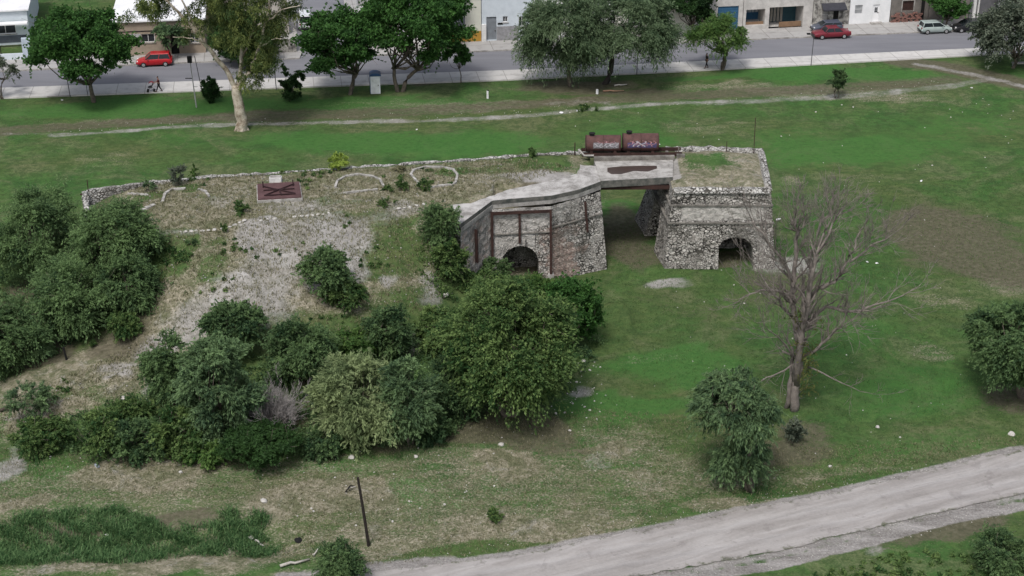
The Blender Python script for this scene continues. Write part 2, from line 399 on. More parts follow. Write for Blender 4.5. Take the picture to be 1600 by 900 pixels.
DRY = [(300,190,300,9,.6),(800,168,300,9,.6),(1250,146,240,9,.6),(230,742,100,36,1.5),(480,800,85,32,1.4),(870,850,130,14,1.2),(700,850,90,14,1.1),(40,790,50,14,1),(780,730,70,24,.95),(1000,690,60,18,.9),(270,770,60,26,.8),(480,800,90,42,.9),(560,860,120,30,.7),(740,830,150,35,.75),(780,740,130,35,.62),(920,820,120,20,.7),(1010,680,120,40,.55),(1060,740,90,35,.6),
 (1180,800,120,14,.7),(1330,755,90,10,.6),(60,790,90,16,.55),(60,740,70,20,.55),(320,885,170,18,.9),(130,885,100,16,.75),(1370,285,60,10,.42),(1245,285,30,8,.5),(1090,195,60,8,.45),(150,255,90,18,.42),
 (80,230,60,20,.35),(560,240,60,8,.35),(1180,190,60,10,.4),(1470,160,80,10,.4),(1500,470,60,16,.5),(1580,440,60,20,.6),(1450,535,60,12,.5),(930,620,30,14,.4),(640,700,60,20,.45),(1010,560,60,12,.4),(1280,820,40,10,.5)]
GREENM = [(690,276,26,8,.9),(825,262,55,11,.8),(262,398,32,14,.9),(640,385,60,14,.6),(300,308,26,7,.6),(540,330,30,6,.4),(610,400,60,12,.5),(470,300,40,6,.3),(560,290,26,7,.35),(740,275,40,8,.4),(330,330,50,6,.35),(230,316,26,8,.8),(620,460,50,14,.4),(240,560,60,14,.4),(340,400,30,10,.4),(80,610,60,8,.4),(580,360,60,8,.45),(480,500,40,16,.5),(540,520,60,14,.6)]
PALEPOLY = [([(0,628),(70,598),(150,560),(215,512),(260,512),(160,580),(90,618),(0,655)], .42), ([(150,575),(240,512),(300,465),(360,415),(400,385),(480,352),(660,345),(690,352),(600,378),(560,400),(500,420),(440,470),(380,505),(330,500),(250,545),(190,580)], .66)]
PALE = [(1370,872,60,8,.6),(1480,832,70,8,.6),(1250,885,60,8,.5),(430,378,52,13,1),(535,385,48,22,.85),(400,440,90,30,.72),(310,478,60,24,.7),(235,522,48,14,.75),(165,560,35,9,.7),(155,583,20,8,.7),(215,590,16,6,.6),(490,345,70,14,.62),(640,352,50,8,.6),
 (615,420,22,8,.8),(690,452,30,14,.7),(450,300,30,12,.45),(350,335,40,10,.5),(820,292,90,12,.75),(40,640,60,8,.6),(60,620,80,10,.45),(1255,428,62,22,.85),(1020,452,55,12,.8),(900,172,70,5,.5),
 (940,612,20,12,.7),(10,720,20,26,.8),(940,720,40,18,.45),(640,505,30,14,.5),(560,330,60,8,.5),(330,440,40,16,.5),(260,380,60,8,.55),(1600,640,20,10,.2)]
BROWN = [(200,835,200,18,.75),(812,425,40,30,1),(1143,405,34,20,1),(90,470,120,60,.8),(40,560,60,24,.8),(170,530,70,16,.7),(1495,372,108,52,1),(1570,410,90,40,.9),(970,370,45,60,.95),(1010,400,60,20,.7),(900,136,105,12,.95),(960,150,140,7,.7),(655,137,48,6,.7),(1240,690,90,46,.72),(1250,650,60,20,.7),(1575,625,90,40,.85),
 (740,670,110,34,.8),(820,690,90,24,.7),(590,690,120,20,.6),(540,620,80,40,.9),(740,600,70,40,.9),(860,660,60,30,.8),(1060,500,70,18,.5),(1000,480,90,20,.45),(900,700,90,22,.55),(60,500,90,90,.8),
 (200,500,60,40,.6),(1180,480,80,20,.5),(1250,460,90,30,.55),(1210,725,50,30,.5),(400,645,60,40,.8),(150,430,90,60,.7),(250,690,200,16,.55),(1500,848,80,26,.85),(1400,870,40,10,.6),(1420,690,60,14,.35),(1000,700,40,14,.3)]
# living green patches
LUSH = [(520,735,130,14,.9),(600,790,60,26,.8),(380,745,60,22,.8),(700,800,20,26,.6),(100,730,70,16,.5),(330,870,100,8,.5),(1100,690,60,14,.4),(850,800,40,16,.5),(1000,780,60,12,.5),(650,745,40,12,.6),(250,168,330,16,.8),(600,168,240,10,.8),(640,222,260,22,.85),(330,225,130,18,.5),(60,170,80,12,.7),(1300,118,200,12,.8),(1180,128,160,8,.8),(1340,230,200,40,.8),(1000,215,120,16,.7),(1500,200,120,26,.6),(1130,320,60,60,.6),
 (1050,570,110,34,.9),(1000,630,110,24,.8),(1380,590,140,60,.65),(1420,700,140,30,.6),(1330,500,90,50,.5),(1560,540,60,30,.4),(960,330,60,30,.8),(560,760,80,22,.5),(560,715,160,12,.6),(640,700,60,10,.6),
 (1300,860,200,16,.5),(340,500,20,10,.2),(480,330,20,6,.2),(1300,400,60,40,.4)]
PATHB = [([(0,205),(200,192),(400,182),(600,176),(800,166),(1000,155),(1200,144),(1350,136),(1480,124)], 2.0, .66), ([(1400,96),(1470,104),(1530,116),(1600,134),(1700,165)], 2.6, .8)]
PATHP = [([(80,212),(200,206),(380,195),(560,189),(700,187),(800,184),(920,173),(1050,165),(1200,158)], .7, .68), ([(1200,158),(1350,148),(1480,133),(1545,122)], 1.0, .62), ([(1430,100),(1530,118),(1600,136)], .8, .75),
 ([(0,209),(100,210)], .4, .5), ([(1090,168),(1290,152)], .35, .5)]
TRK = [([(560,900),(800,868),(1000,830),(1150,799),(1300,770),(1450,736),(1600,702)], .5, .7), ([(700,960),(1000,906),(1200,870),(1350,834),(1600,774)], .5, .65),
 ([(900,935),(1200,886),(1350,848),(1480,812),(1600,792)], .55, .85), ([(440,905),(560,892),(700,880)], .8, .7)]
MPOLY = [([(128,300),(430,272),(900,242),(965,285),(900,302),(720,338),(690,440),(620,500),(420,500),(260,600),(0,700),(-20,600),(60,575),(160,530),(230,480),(250,400),(140,372)], .82)]
OPOLY = [([(-50,700),(400,700),(700,690),(960,650),(1100,660),(1240,720),(1500,700),(1640,680),(1640,700),(1300,768),(1000,826),(800,868),(560,895),(-50,920)], .54), ([(900,440),(1150,470),(1240,560),(1100,620),(930,560)], .2), ([(1180,850),(1640,760),(1640,960),(1100,960)], .3)]
def warp(x, y):
    wx = np.zeros(x.shape); wy = np.zeros(x.shape)
    for i, f in enumerate((.11, .17, .31, .47, .8, 1.3, 2.1)):
        a = 1.15 / (1 + i * .75)
        wx += a * np.sin(x * f * 1.1 + y * f * .7 + i * 1.7 + 1.3 * np.sin(y * f * .6 + i)); wy += a * np.sin(y * f * 1.3 - x * f * .6 + i * 2.3 + 1.3 * np.sin(x * f * .7 + 2 * i))
    return x + wx, y + wy * 1.2
def make_masks(x, y):
    xo, yo = x, y; x, y = warp(x, y)
    x2, y2 = xo + (x - xo) * .25, yo + (y - yo) * .25
    dry = np.maximum(np.maximum(blob_mask(DRY, x, y), poly_mask(MPOLY, xo, yo)), poly_mask(OPOLY, x, y, 2.5))
    dry = np.clip(dry - blob_mask(GREENM, x, y), 0, 1)
    pale = np.maximum(np.maximum(blob_mask(PALE, x, y), poly_mask(PALEPOLY, x, y, 1.5)), line_mask(PATHP, x2, y2))
    br = np.maximum(blob_mask(BROWN, x, y), line_mask(PATHB, x2, y2))
    brk = .62 + .5 * np.sin(xo * .55 + 2 * np.sin(xo * .21)) * np.sin(xo * 1.3 + 1); pale = np.where(yo > 140, pale * np.clip(brk, .8, 1), pale)
    return dry, pale, br, blob_mask(LUSH, x, y), line_mask(TRK, xo, yo)
core = (np.abs(gxf) < 80) & (gyf > 60) & (gyf < 200)
mk = [np.zeros(gxf.shape) for _ in range(5)]
mv = make_masks(gxf[core], gyf[core])
for a_, v_ in zip(mk, mv): a_[core] = v_
nx, ny = len(gx), len(gy)
ii = (np.arange(ny - 1)[:, None] * nx + np.arange(nx - 1)[None, :]).ravel()
GF = np.stack([ii, ii + 1, ii + nx + 1, ii + nx], 1)
mask = np.stack([mk[0], mk[1], mk[2], np.ones(gxf.shape)], 1)
o = npmesh('ground', np.stack([gxf, gyf, GZ], 1), GF, GROUND, smooth=True, attrs={'mask': mask, 'lush': mk[3], 'gravel': mk[4]}); tag(o, kind='structure')

# draped dirt road
def draped(name, left, right, mat, lift=.03, nu=300, nv=16, jag=.25):
    P0 = [ground(*p) for p in left]; P1 = [ground(*p) for p in right]
    def samp(P, n):
        xs = np.linspace(P[0].x, P[-1].x, n); return xs, np.interp(xs, [p.x for p in P], [p.y for p in P])
    x0, y0 = samp(P0, nu); x1, y1 = samp(P1, nu)
    j0 = np.cumsum(rng.normal(0, .1, nu)); j0 = (j0 - np.convolve(j0, np.ones(15) / 15, 'same')) * jag * 3; j1 = np.cumsum(rng.normal(0, .1, nu)); j1 = (j1 - np.convolve(j1, np.ones(15) / 15, 'same')) * jag * 3
    V = []
    for k in range(nv):
        t = k / (nv - 1); xx = x0 * (1 - t) + x1 * t; yy = (y0 + j0) * (1 - t) + (y1 + j1) * t; xx, yy = xx, yy
        V.append(np.stack([xx, yy, hz(xx, yy) + lift], 1))
    V = np.array(V).reshape(-1, 3)
    i2 = (np.arange(nv - 1)[:, None] * nu + np.arange(nu - 1)[None, :]).ravel()
    return npmesh(name, V, np.stack([i2, i2 + nu, i2 + nu + 1, i2 + 1], 1), mat, smooth=True, attrs={'across': np.repeat(np.linspace(0, 1, nv), nu)})
def dirt_mat():
    m, n, l, p = newmat('compacted_dirt'); b = NB(m); p.inputs['Roughness'].default_value = 1; p.inputs['Specular IOR Level'].default_value = .05
    pos = b.tc('World'); mp = n.new('ShaderNodeMapping'); mp.inputs['Rotation'].default_value = (0, 0, R(-24)); l.new(pos, mp.inputs[0])
    st = n.new('ShaderNodeMapping'); st.inputs['Scale'].default_value = (.12, 1.3, 1); l.new(mp.outputs[0], st.inputs[0])
    s = b.noise(st.outputs[0], 1.0, 6, .6, .6); f = b.noise(pos, 5, 5, .7); g = b.noise(pos, .5, 4, .6)
    c = b.ramp(b.math('ADD', b.math('MULTIPLY', s, .65), b.math('ADD', b.math('MULTIPLY', f, .2), b.math('MULTIPLY', g, .15))), [(.32, (.20, .185, .172)), (.5, (.30, .282, .268)), (.68, (.39, .372, .358))])
    ac = b.math('ADD', b.attr('across'), b.math('MULTIPLY', b.math('SUBTRACT', g, .5), .22))
    rut = b.ramp(ac, [(0, .0), (.20, .1), (.30, 1), (.40, .1), (.5, .0), (.60, .1), (.69, 1), (.79, .1), (1, 0)])
    c = b.mix(b.math('MULTIPLY', rut, .35), c, (.40, .388, .382))
    edge_ = b.ramp(b.attr('across'), [(0, 1), (.13, .1), (.5, .22), (.88, .1), (1, 1)])
    wn = b.smooth(b.math('ADD', b.math('MULTIPLY', edge_, .22), b.noise(pos, 1.6, 6, .75, .5)), .66, .82)
    c = b.mix(b.math('MULTIPLY', wn, .8), c, b.ramp(f, [(.35, (.05, .062, .035)), (.65, (.13, .135, .085))]))
    c = b.mix(b.math('MULTIPLY', b.smooth(b.noise(pos, .8, 5, .7, .3), .56, .66), .35), c, (.165, .15, .145))
    l.new(c, p.inputs['Base Color']); b.bump(b.math('ADD', b.math('SUBTRACT', s, b.math('MULTIPLY', rut, .5)), b.math('MULTIPLY', f, .4)), .5, .12, p.inputs['Normal']); return m
DIRT = dirt_mat()
o = draped('dirt_road', [(-300,1035),(100,975),(430,925),(560,898),(800,870),(1000,831),(1150,801),(1300,771),(1450,737),(1600,703),(1800,655),(2500,490)], [(-240,1125),(200,1050),(560,985),(700,952),(1000,901),(1200,866),(1350,830),(1600,772),(1800,722),(2500,550)], DIRT, .05)
tag(o, kind='structure')

# street surfaces
def asphalt():
    m, n, l, p = newmat('asphalt'); b = NB(m); p.inputs['Roughness'].default_value = .85; p.inputs['Specular IOR Level'].default_value = .25
    pos = b.tc('World'); f = b.noise(b.scale(pos, (.2, 1.2, 1)), .5, 5, .6); g = b.noise(pos, 9, 3, .7)
    l.new(b.ramp(b.math('ADD', b.math('MULTIPLY', f, .7), b.math('MULTIPLY', g, .3)), [(.3, (.135, .137, .150)), (.7, (.205, .205, .220))]), p.inputs['Base Color']); return m
ASPH = asphalt()
def pave(name, c1, c2):
    m, n, l, p = newmat(name); b = NB(m); p.inputs['Roughness'].default_value = .95
    pos = b.tc('World'); mp = n.new('ShaderNodeMapping'); mp.inputs['Rotation'].default_value = (0, 0, R(-8.4)); l.new(pos, mp.inputs[0])
    bt = n.new('ShaderNodeTexBrick'); l.new(mp.outputs[0], bt.inputs[0]); bt.offset = 0; bt.inputs['Scale'].default_value = .33; bt.inputs['Brick Width'].default_value = 1; bt.inputs['Row Height'].default_value = 1.3
    bt.inputs['Mortar Size'].default_value = .012; bt.inputs['Color1'].default_value = (*c1, 1); bt.inputs['Color2'].default_value = tuple(x * .88 for x in c1) + (1,); bt.inputs['Mortar'].default_value = (*c2, 1)
    f = b.noise(pos, 1.2, 5, .65)
    l.new(b.mix(b.math('MULTIPLY', b.smooth(f, .45, .75), .5), bt.outputs[0], c2), p.inputs['Base Color']); return m
PAVE = pave('pavement_slabs', (.50, .485, .46), (.24, .23, .21)); PAVE2 = pave('worn_pavement', (.36, .35, .335), (.17, .16, .15))
def strip(mb, La, Lb, z, n=120, x0=-190, x1=190, dz=.0):
    xs = np.linspace(x0, x1, n); ya = lineY(La, xs); yb = lineY(Lb, xs); k = len(mb.v)
    for x, a_, b_ in zip(xs, ya, yb): mb.v += [(x, a_, z), (x, b_, z)]
    for i in range(n - 1): mb.f.append((k + 2 * i, k + 2 * i + 2, k + 2 * i + 3, k + 2 * i + 1))
    return mb
def riser(mb, L, z0, z1, n=120, x0=-190, x1=190, flip=False):
    xs = np.linspace(x0, x1, n); ya = lineY(L, xs); k = len(mb.v)
    for x, a_ in zip(xs, ya): mb.v += [(x, a_, z0), (x, a_, z1)]
    for i in range(n - 1): mb.f.append((k + 2 * i, k + 2 * i + 2, k + 2 * i + 3, k + 2 * i + 1))
def shift(L, d): return [Vector((p.x, p.y + d, p.z)) for p in L]
tag(strip(MB(), shift(L1, -.1), shift(L2, .1), .02).build('road', ASPH), kind='structure')
p_ = strip(MB(), L0, L1, .14); riser(p_, L1, .0, .14); riser(p_, L0, -.2, .14); tag(p_.build('pavement', PAVE), kind='structure')
SX0, SX1 = at(470, 88).x, at(556, 84).x         # side street opening
for xa, xb in ((-190, SX0), (SX1, 190)):
    p_ = strip(MB(), shift(L2, .18), shift(L3, .6), .15, x0=xa, x1=xb); riser(p_, shift(L2, .18), 0, .15, x0=xa, x1=xb)
    tag(p_.build('pavement', PAVE2), kind='structure')
    kb = MB(); strip(kb, L2, shift(L2, .17), .17, x0=xa, x1=xb); riser(kb, L2, 0, .17, x0=xa, x1=xb); tag(kb.build('kerb', CONC), kind='structure')
UD = Vector((-.146, .989, 0)).normalized(); US = Vector((.989, .146, 0)).normalized()
a0 = Vector((SX0, float(lineY(L2, SX0)) - .3, .025)); a1 = Vector((SX1, float(lineY(L2, SX1)) - .3, .025))
tag(MB().add([a0, a1, a1 + UD * 140, a0 + UD * 140], [(0, 1, 2, 3)]).build('side_road', ASPH), kind='structure')
for q, sgn in ((a0, -1), (a1, 1)):
    e0 = q + UD * 5.2 ; w_ = US * (sgn * 2.0)
    m_ = MB(); vs = [e0, e0 + w_, e0 + w_ + UD * 130, e0 + UD * 130]
    if sgn < 0: vs = [vs[1], vs[0], vs[3], vs[2]]
    m_.add([Vector((v.x, v.y, .16)) for v in vs] + [Vector((v.x, v.y, 0)) for v in vs], [(0, 1, 2, 3), (0, 4, 5, 1), (1, 5, 6, 2), (3, 2, 6, 7), (0, 3, 7, 4)])
    tag(m_.build('pavement', PAVE2), kind='structure')

# ------------------------------------------------------------------ masonry ruin
class Wall:
    def __init__(s): s.v = []; s.f = []; s.pl = []; s.bk = []
    def pt(s, p, pl=0, bk=0): s.v.append(tuple(p)); s.pl.append(pl); s.bk.append(bk); return len(s.v) - 1
    def face(s, BL, BR, TR, TL, ops=(), depth=None, res=.3, jit=.05, att=None):
        BL, BR, TR, TL = map(Vector, (BL, BR, TR, TL)); nrm = (BR - BL).cross(TL - BL).normalized()
        W_ = (BR - BL).length; H = (TL - BL).length; att = att or (lambda u, v: (0, 0))
        us = list(np.linspace(0, 1, max(2, int(W_ / res)) + 1)); cols = []
        def P(u, v, j=True):
            p = (BL * (1 - u) + BR * u) * (1 - v) + (TL * (1 - u) + TR * u) * v
            if j and 0.001 < v:
                q = p * 2.1; p = p + nrm * (jit * (math.sin(q.x * 1.7 + q.z * 2.9) * math.sin(q.y * 2.3 - q.z * 1.9) + random.uniform(-.5, .5)))
            return p
        for (a, b_, sp, cr) in ops: us = [u for u in us if not (a - .01 < u < b_ + .01)]
        lst = [(u, 0) for u in us]
        for (a, b_, sp, cr) in ops:
            lst.append((a, 0))
            for k in range(17):
                u = a + (b_ - a) * k / 16; t = 2 * k / 16 - 1
                lst.append((u + (1e-6 if k == 0 else (-1e-6 if k == 16 else 0)), sp + (cr - sp) * math.sqrt(max(0, 1 - t * t))))
            lst.append((b_, 0))
        lst.sort(key=lambda q: q[0])
        nr = max(2, int(H / res)); idx = []
        for (u, bb_) in lst:
            c = []
            for j in range(nr + 1):
                v = bb_ + (1 - bb_) * j / nr; a_ = att(u, v); c.append(s.pt(P(u, v), *a_))
            idx.append(c)
        for i in range(len(lst) - 1):
            if abs(lst[i][0] - lst[i + 1][0]) < 1e-4: continue
            for j in range(nr): s.f.append((idx[i][j], idx[i + 1][j], idx[i + 1][j + 1], idx[i][j + 1]))
        for (a, b_, sp, cr) in ops:
            bd = [(a, 0), (a, sp * .5), (a, sp)] + [(a + (b_ - a) * k / 12, sp + (cr - sp) * math.sqrt(max(0, 1 - (2 * k / 12 - 1) ** 2))) for k in range(1, 12)] + [(b_, sp), (b_, sp * .5), (b_, 0)]
            dv = Vector(depth); r = [[s.pt(P(u, v, False) + dv * (q / 6) - nrm * 0.0, .25, 0) for (u, v) in bd] for q in range(7)]
            for q in range(6):
                for i in range(len(bd) - 1): s.f.append((r[q][i], r[q + 1][i], r[q + 1][i + 1], r[q][i + 1]))
            s.f.append(tuple(r[6]))
    def quad(s, pts, pl=0):
        s.f.append(tuple(s.pt(p, pl, 0) for p in pts))
    def build(s, name, mat, parent):
        return npmesh(name, np.array(s.v), s.f, mat, parent, attrs={'plaster': s.pl, 'brick': s.bk})

def rubble_strip(pts, half, z0, z1, n_per=.5, jz=.07, jw=.09, z1fn=None):
    """irregular wall along a polyline: returns V,F"""
    P = []
    for a, b_ in zip(pts[:-1], pts[1:]):
        k = max(1, int((b_ - a).length / n_per))
        for i in range(k): P.append(a.lerp(b_, i / k))
    P.append(pts[-1]); mb = MB(); ring = []
    for i, p in enumerate(P):
        t = (P[min(i + 1, len(P) - 1)] - P[max(i - 1, 0)]); t.z = 0; t.normalize(); nn = Vector((-t.y, t.x, 0))
        zt = (z1 if z1fn is None else z1fn(p)) + random.uniform(-jz, jz); hw = half + random.uniform(-jw, jw); zb = z0 if z0 is not None else p.z - .4
        zl = [zb] + [zb + (zt - zb) * q for q in (.25, .5, .75, .93)]
        prof = [(-half - .18 * (1 - k / 4), z) for k, z in enumerate(zl)] + [(-hw * .8, zt), (0, zt + random.uniform(-jz, jz) * .6), (hw * .8, zt)] + [(half + .18 * (1 - k / 4), z) for k, z in list(enumerate(zl))[::-1]]
        ring.append([p + nn * (q + random.uniform(-.02, .02)) + Vector((0, 0, z - p.z)) for q, z in prof])
    m = len(ring[0]); vs = [v for r_ in ring for v in r_]
    fs = [(i * m + j, i * m + j + 1, (i + 1) * m + j + 1, (i + 1) * m + j) for i in range(len(ring) - 1) for j in range(m - 1)]
    fs += [tuple(range(m)), tuple(range((len(ring) - 1) * m, len(ring) * m))[::-1]]
    mb.add(vs, fs); return mb

STONEW = stone_material('pale_wall_stone', (.58, .57, .54), (.34, .33, .31), (.08, .075, .065), 4.6)
rw = thing('retaining_wall', 'long low rubble retaining wall with whitish cap stones along the back edge of the raised terrace', 'wall', BACK[0])
rubble_strip(BACK + [Vector((7.0, 129.05, 7))], .25, -.2, 7.10).build('wall', STONEW, rw)
ew = thing('end_wall', 'short crumbling white stone wall closing the left end of the raised terrace', 'wall', LW[1])
rubble_strip([LW[0] + Vector((0, -.5, 0)), LW[1], LW[2]], .24, -.1, 7, z1fn=lambda p: p.z + .15, jz=.14, jw=.14).build('wall', STONEW, ew)
MB().tube([at(125, 304, 7.1), at(134, 303, 7.1)], .07, 6).build('rusty_stub', RUST, ew)

# pier on the right of the gap
BLp, BRp = Vector((12.58, 119.92, 0)), Vector((21.75, 119.98, 0)); TLp, TRp = Vector((12.98, 120.35, 6.95)), Vector((20.95, 120.3, 6.95))
BBp, TBp = Vector((10.85, 130.6, 0)), Vector((13.0, 129.45, 6.95)); BRB, TRB = Vector((22.4, 130.2, 0)), Vector((21.6, 129.0, 6.95))
pier = thing('stone_pier', 'square battered rubble stone pier with an arched doorway and grass growing on its flat top', 'ruined pier', ((BLp + BRp) / 2))
w = Wall()
def att_pier(u, v):
    pl = .05
    if .60 < v < .79: pl = (.9 if v > .64 else .5) if (.1 < u < .95) else .35
    dd = math.hypot((u - .76) / .22, (v - .36) / .13)
    if dd < 1.2 and v > .22: pl = max(pl, .45)
    if .25 < u < .5 and .35 < v < .58: pl = max(pl, .32)
    return pl, 0
w.face(BLp, BRp, TRp, TLp, ops=[(.485, .80, .27, .405)], depth=(0, 4.2, 0), att=att_pier)
w.face(BBp, BLp, TLp, TBp, ops=[(.36, .66, .36, .56)], depth=(5.5, .4, 0), att=lambda u, v: (.15 if v > .5 else 0, 0))
w.face(BRp, BRB, TRB, TRp); w.face(BRB, BBp, TBp, TRB)
w.build('wall', STONE, pier)
for zz, fr in ((5.52, .795), (4.0, .575)):      # projecting string courses
    a = BLp.lerp(TLp, fr) + Vector((-.12, -.12, 0)); b_ = BRp.lerp(TRp, fr) + Vector((.1, -.12, 0)); c = BBp.lerp(TBp, fr) + Vector((-.12, -2.0, 0))
    mb = MB(); n_ = 30
    pts = [a.lerp(b_, i / n_) for i in range(n_ + 1)]
    for i in range(n_):
        p, q = pts[i], pts[i + 1]; h = .13 + random.uniform(-.02, .02); d = .16
        mb.add([p, q, q + Vector((0, .3, 0)), p + Vector((0, .3, 0)), p + Vector((0, .0, h)), q + Vector((0, 0, h)), q + Vector((0, .3, h)), p + Vector((0, .3, h))], [(0, 1, 5, 4), (4, 5, 6, 7), (3, 2, 1, 0), (0, 4, 7, 3), (1, 2, 6, 5)])
    e = Vector((.3, 0, 0)); h = Vector((0, 0, .13))
    MB().add([a, c, c + e, a + e, a + h, c + h, c + e + h, a + e + h], [(1, 0, 4, 5), (4, 7, 6, 5), (0, 1, 2, 3)]).build('string_course', CONCD, pier)
    mb.build('string_course', CONCD, pier)
# earth fill on the pier with grass
nx_, ny_ = 40, 40; V = []; dr, pa, br_, lu = [], [], [], []
for j in range(ny_ + 1):
    for i in range(nx_ + 1):
        u, v = i / nx_, j / ny_
        p = (TLp.lerp(TRp, u)).lerp(TBp.lerp(TRB, u), v); e_ = min(u, v, 1 - u, 1 - v)
        h = 6.9 + .32 * min(1, e_ * 6) + random.uniform(-.03, .03) + .08 * math.sin(u * 9) * math.sin(v * 11)
        V.append((p.x, p.y, h)); gd = math.hypot((u - .42) / .34, (v - .66) / .27)
        gd += .22 * math.sin(u * 17 + v * 9) * math.sin(v * 13 - u * 7) + random.uniform(-.12, .12); dr.append(float(np.clip((gd - .30) * 1.2, .35, .95))); lu.append(float(np.clip((1.25 - gd) * .8, 0, .5))); pa.append(.85 if (u < .12 and v > .2) or u > .94 or v < .03 else (.35 if e_ < .16 else 0)); br_.append(0)
F = np.array([(j * (nx_ + 1) + i, j * (nx_ + 1) + i + 1, (j + 1) * (nx_ + 1) + i + 1, (j + 1) * (nx_ + 1) + i) for j in range(ny_) for i in range(nx_)])
npmesh('earth_fill', np.array(V), F, GROUND, pier, smooth=True, attrs={'mask': np.stack([dr, pa, br_, np.ones(len(V))], 1), 'lush': lu, 'gravel': np.zeros(len(V))})
rubble_strip([TBp + Vector((.2, -.25, 0)), Vector((17, 129.25, 7)), TRB + Vector((-.25, -.25, 0)), TRB.lerp(TRp, .5) + Vector((-.2, 0, 0)), TRB.lerp(TRp, .92) + Vector((-.2, 0, 0))], .22, 6.6, 7.28, jz=.09, jw=.1).build('parapet', STONEW, pier)
rubble_strip([TLp + Vector((.1, .1, 0)), TRp + Vector((-.1, .1, 0))], .16, 6.7, 7.05, jz=.06, jw=.06).build('front_coping', STONEW, pier)

# abutment on the left of the gap
ab = thing('stone_abutment', 'stone and brick abutment with splayed wing wall, rusty steel columns and a low dark arch', 'ruined abutment', ((AB_W[1] + AB_W[2]) / 2))
w = Wall()
W0, W1, W2, W3 = AB_W; T0, T1, T2, T3 = AB_T
w.face(W0, W1, T1, T0, att=lambda u, v: (.6 if v > .35 else .4, .48))
w.face(W1, W2, T2, T1, ops=[(.15, .80, .26, .50)], depth=(-.1, 3.1, 0), att=lambda u, v: (.68 if (v > .45 and not (u > .75 and v < .72)) or u < .2 else .15, .52 if (u > .76 and v < .72) else .15))
def att_r(u, v):
    if v > .72: return (.52 if .05 < u < .62 else .1), .1
    return (.34 if u < .4 and v > .4 else .08), float(np.clip(.66 - .8 * max(0, u - .25), .05, 1))
w.face(W2, W3, T3, T2, att=att_r)
w.face(W3, Vector((7.3, 130.2, 0)), Vector((6.9, 129.3, 6.5)), T3)
w.face(Vector((-5.2, 114.5, 0)), W0, T0, Vector((-5.2, 116.5, 6.5)), att=lambda u, v: (.5, 0))
w.build('wall', STONE, ab)
for p0, p1, fr in ((W1, W2, 4.35), (W2, W3, 4.7)):                 # thin string course
    k0 = fr / 6.5; a = p0.lerp(T1 if p0 is W1 else T2, k0); b_ = p1.lerp(T2 if p1 is W2 else T3, k0)
    MB().box(((a + b_) / 2) + Vector((0, -.04, 0)), ((b_ - a).length, .16, .09), Matrix.Rotation(math.atan2((b_ - a).y, (b_ - a).x), 3, 'Z')).build('string_course', CONCD, ab)
def ibeam(p0, p1, wd=.19, mat=RUST, name='steel_column', par=ab, face=Vector((0, -1, 0))):
    p0, p1 = Vector(p0), Vector(p1); ax = (p1 - p0); L = ax.length; ax.normalize(); s_ = ax.cross(face).normalized(); f_ = s_.cross(ax).normalized()
    rot = Matrix((s_, f_, ax)).transposed(); c = (p0 + p1) / 2; mb = MB()
    mb.box(c + f_ * wd * .42, (wd, .035, L), rot); mb.box(c - f_ * wd * .42, (wd, .035, L), rot); mb.box(c, (.035, wd * .8, L), rot)
    return mb.build(name, mat, par)
ibeam((-1.55, 116.78, -.1), (-1.58, 116.98, 6.35)); ibeam((3.15, 117.3, .75), (3.08, 117.5, 6.35))
MB().box((3.15, 117.3, .35), (.55, .55, .9), None, .85).build('column_footing', CONC, ab)
ibeam((-1.6, 117.0, 6.22), (3.15, 117.55, 6.22), .2, name='steel_beam')
ibeam((.62, 117.3, 3.55), (.6, 117.35, 6.2)); ibeam((-2.75, 114.5, 3.1), (-2.8, 114.6, 5.9), face=Vector((.9, -.45, 0))); ibeam((6.15, 119.42, 3.6), (5.9, 119.45, 6.2))
MB().box((1.12, 117.28, 4.85), (.06, .05, .45)).build('wall_slot', DARK, ab); MB().box((1.12, 117.22, 3.55), (.07, .05, .7)).build('wall_slot', DARK, ab)
# concrete deck over the abutment
F0, F1, F1b, F2, F3 = at(719, 352, 7.1), at(769, 315, 7.1), at(800, 312, 7.1), at(862, 307, 7.1), at(903, 298, 7.1)
F4, F5 = at(938, 285, 7.1), at(1051, 279, 7.1)
def densify(pts, st=.5, j=.0):
    o_ = []
    for a, b_ in zip(pts[:-1], pts[1:]):
        k = max(1, int((b_ - a).length / st))
        o_ += [a.lerp(b_, i / k) + Vector((random.uniform(-j, j), random.uniform(-j, j), 0)) for i in range(k)]
    return o_ + [pts[-1]]
back = [at(905, 258, 7.1), at(903, 272, 7.1), at(860, 283, 7.1), at(800, 296, 7.1), at(752, 312, 7.1), at(735, 318, 7.1), at(704, 321, 7.1)]
top = densify([F0, F1, F1b, F2, F3, F4], .5, .02) + densify([at(940, 262, 7.1)] + back, .45, .12)
CONCT = M('bleached_concrete', (.44, .425, .405), (.19, .18, .165), -.9, .95, .4, lo=.36, hi=.56)
MB().prism([(p.x, p.y) for p in top], 6.86, 7.14).build('deck_slab', CONCT, ab)
def fascia(pts, z0, z1, off, mat, par, name='fascia'):
    q = [p + Vector((.0, -off, 0)) for p in pts]; MB().prism([(p.x, p.y) for p in q] + [(p.x, p.y + off - .004) for p in q[::-1]], z0, z1).build(name, mat, par)
FASC = M('black_stained_concrete', (.15, .142, .128), (.045, .052, .046), -2.2, .95, .4, lo=.38, hi=.62)
fascia([F0, F1, F1b, F2, F3, F4], 6.86, 7.19, .07, FASC, ab)
low = [p + Vector((.06, -.03, 0)) for p in (F0, F1, F1b, F2, F3, F4)]
MB().prism([(p.x, p.y) for p in low] + [(p.x, p.y + 1.2) for p in low[::-1]], 6.5, 6.858).build('cornice', CONC, ab)
br = thing('bridge_deck', 'grey concrete bridge slab on rusty beams spanning the gap between the two stone blocks', 'bridge', ((F4 + F5) / 2))
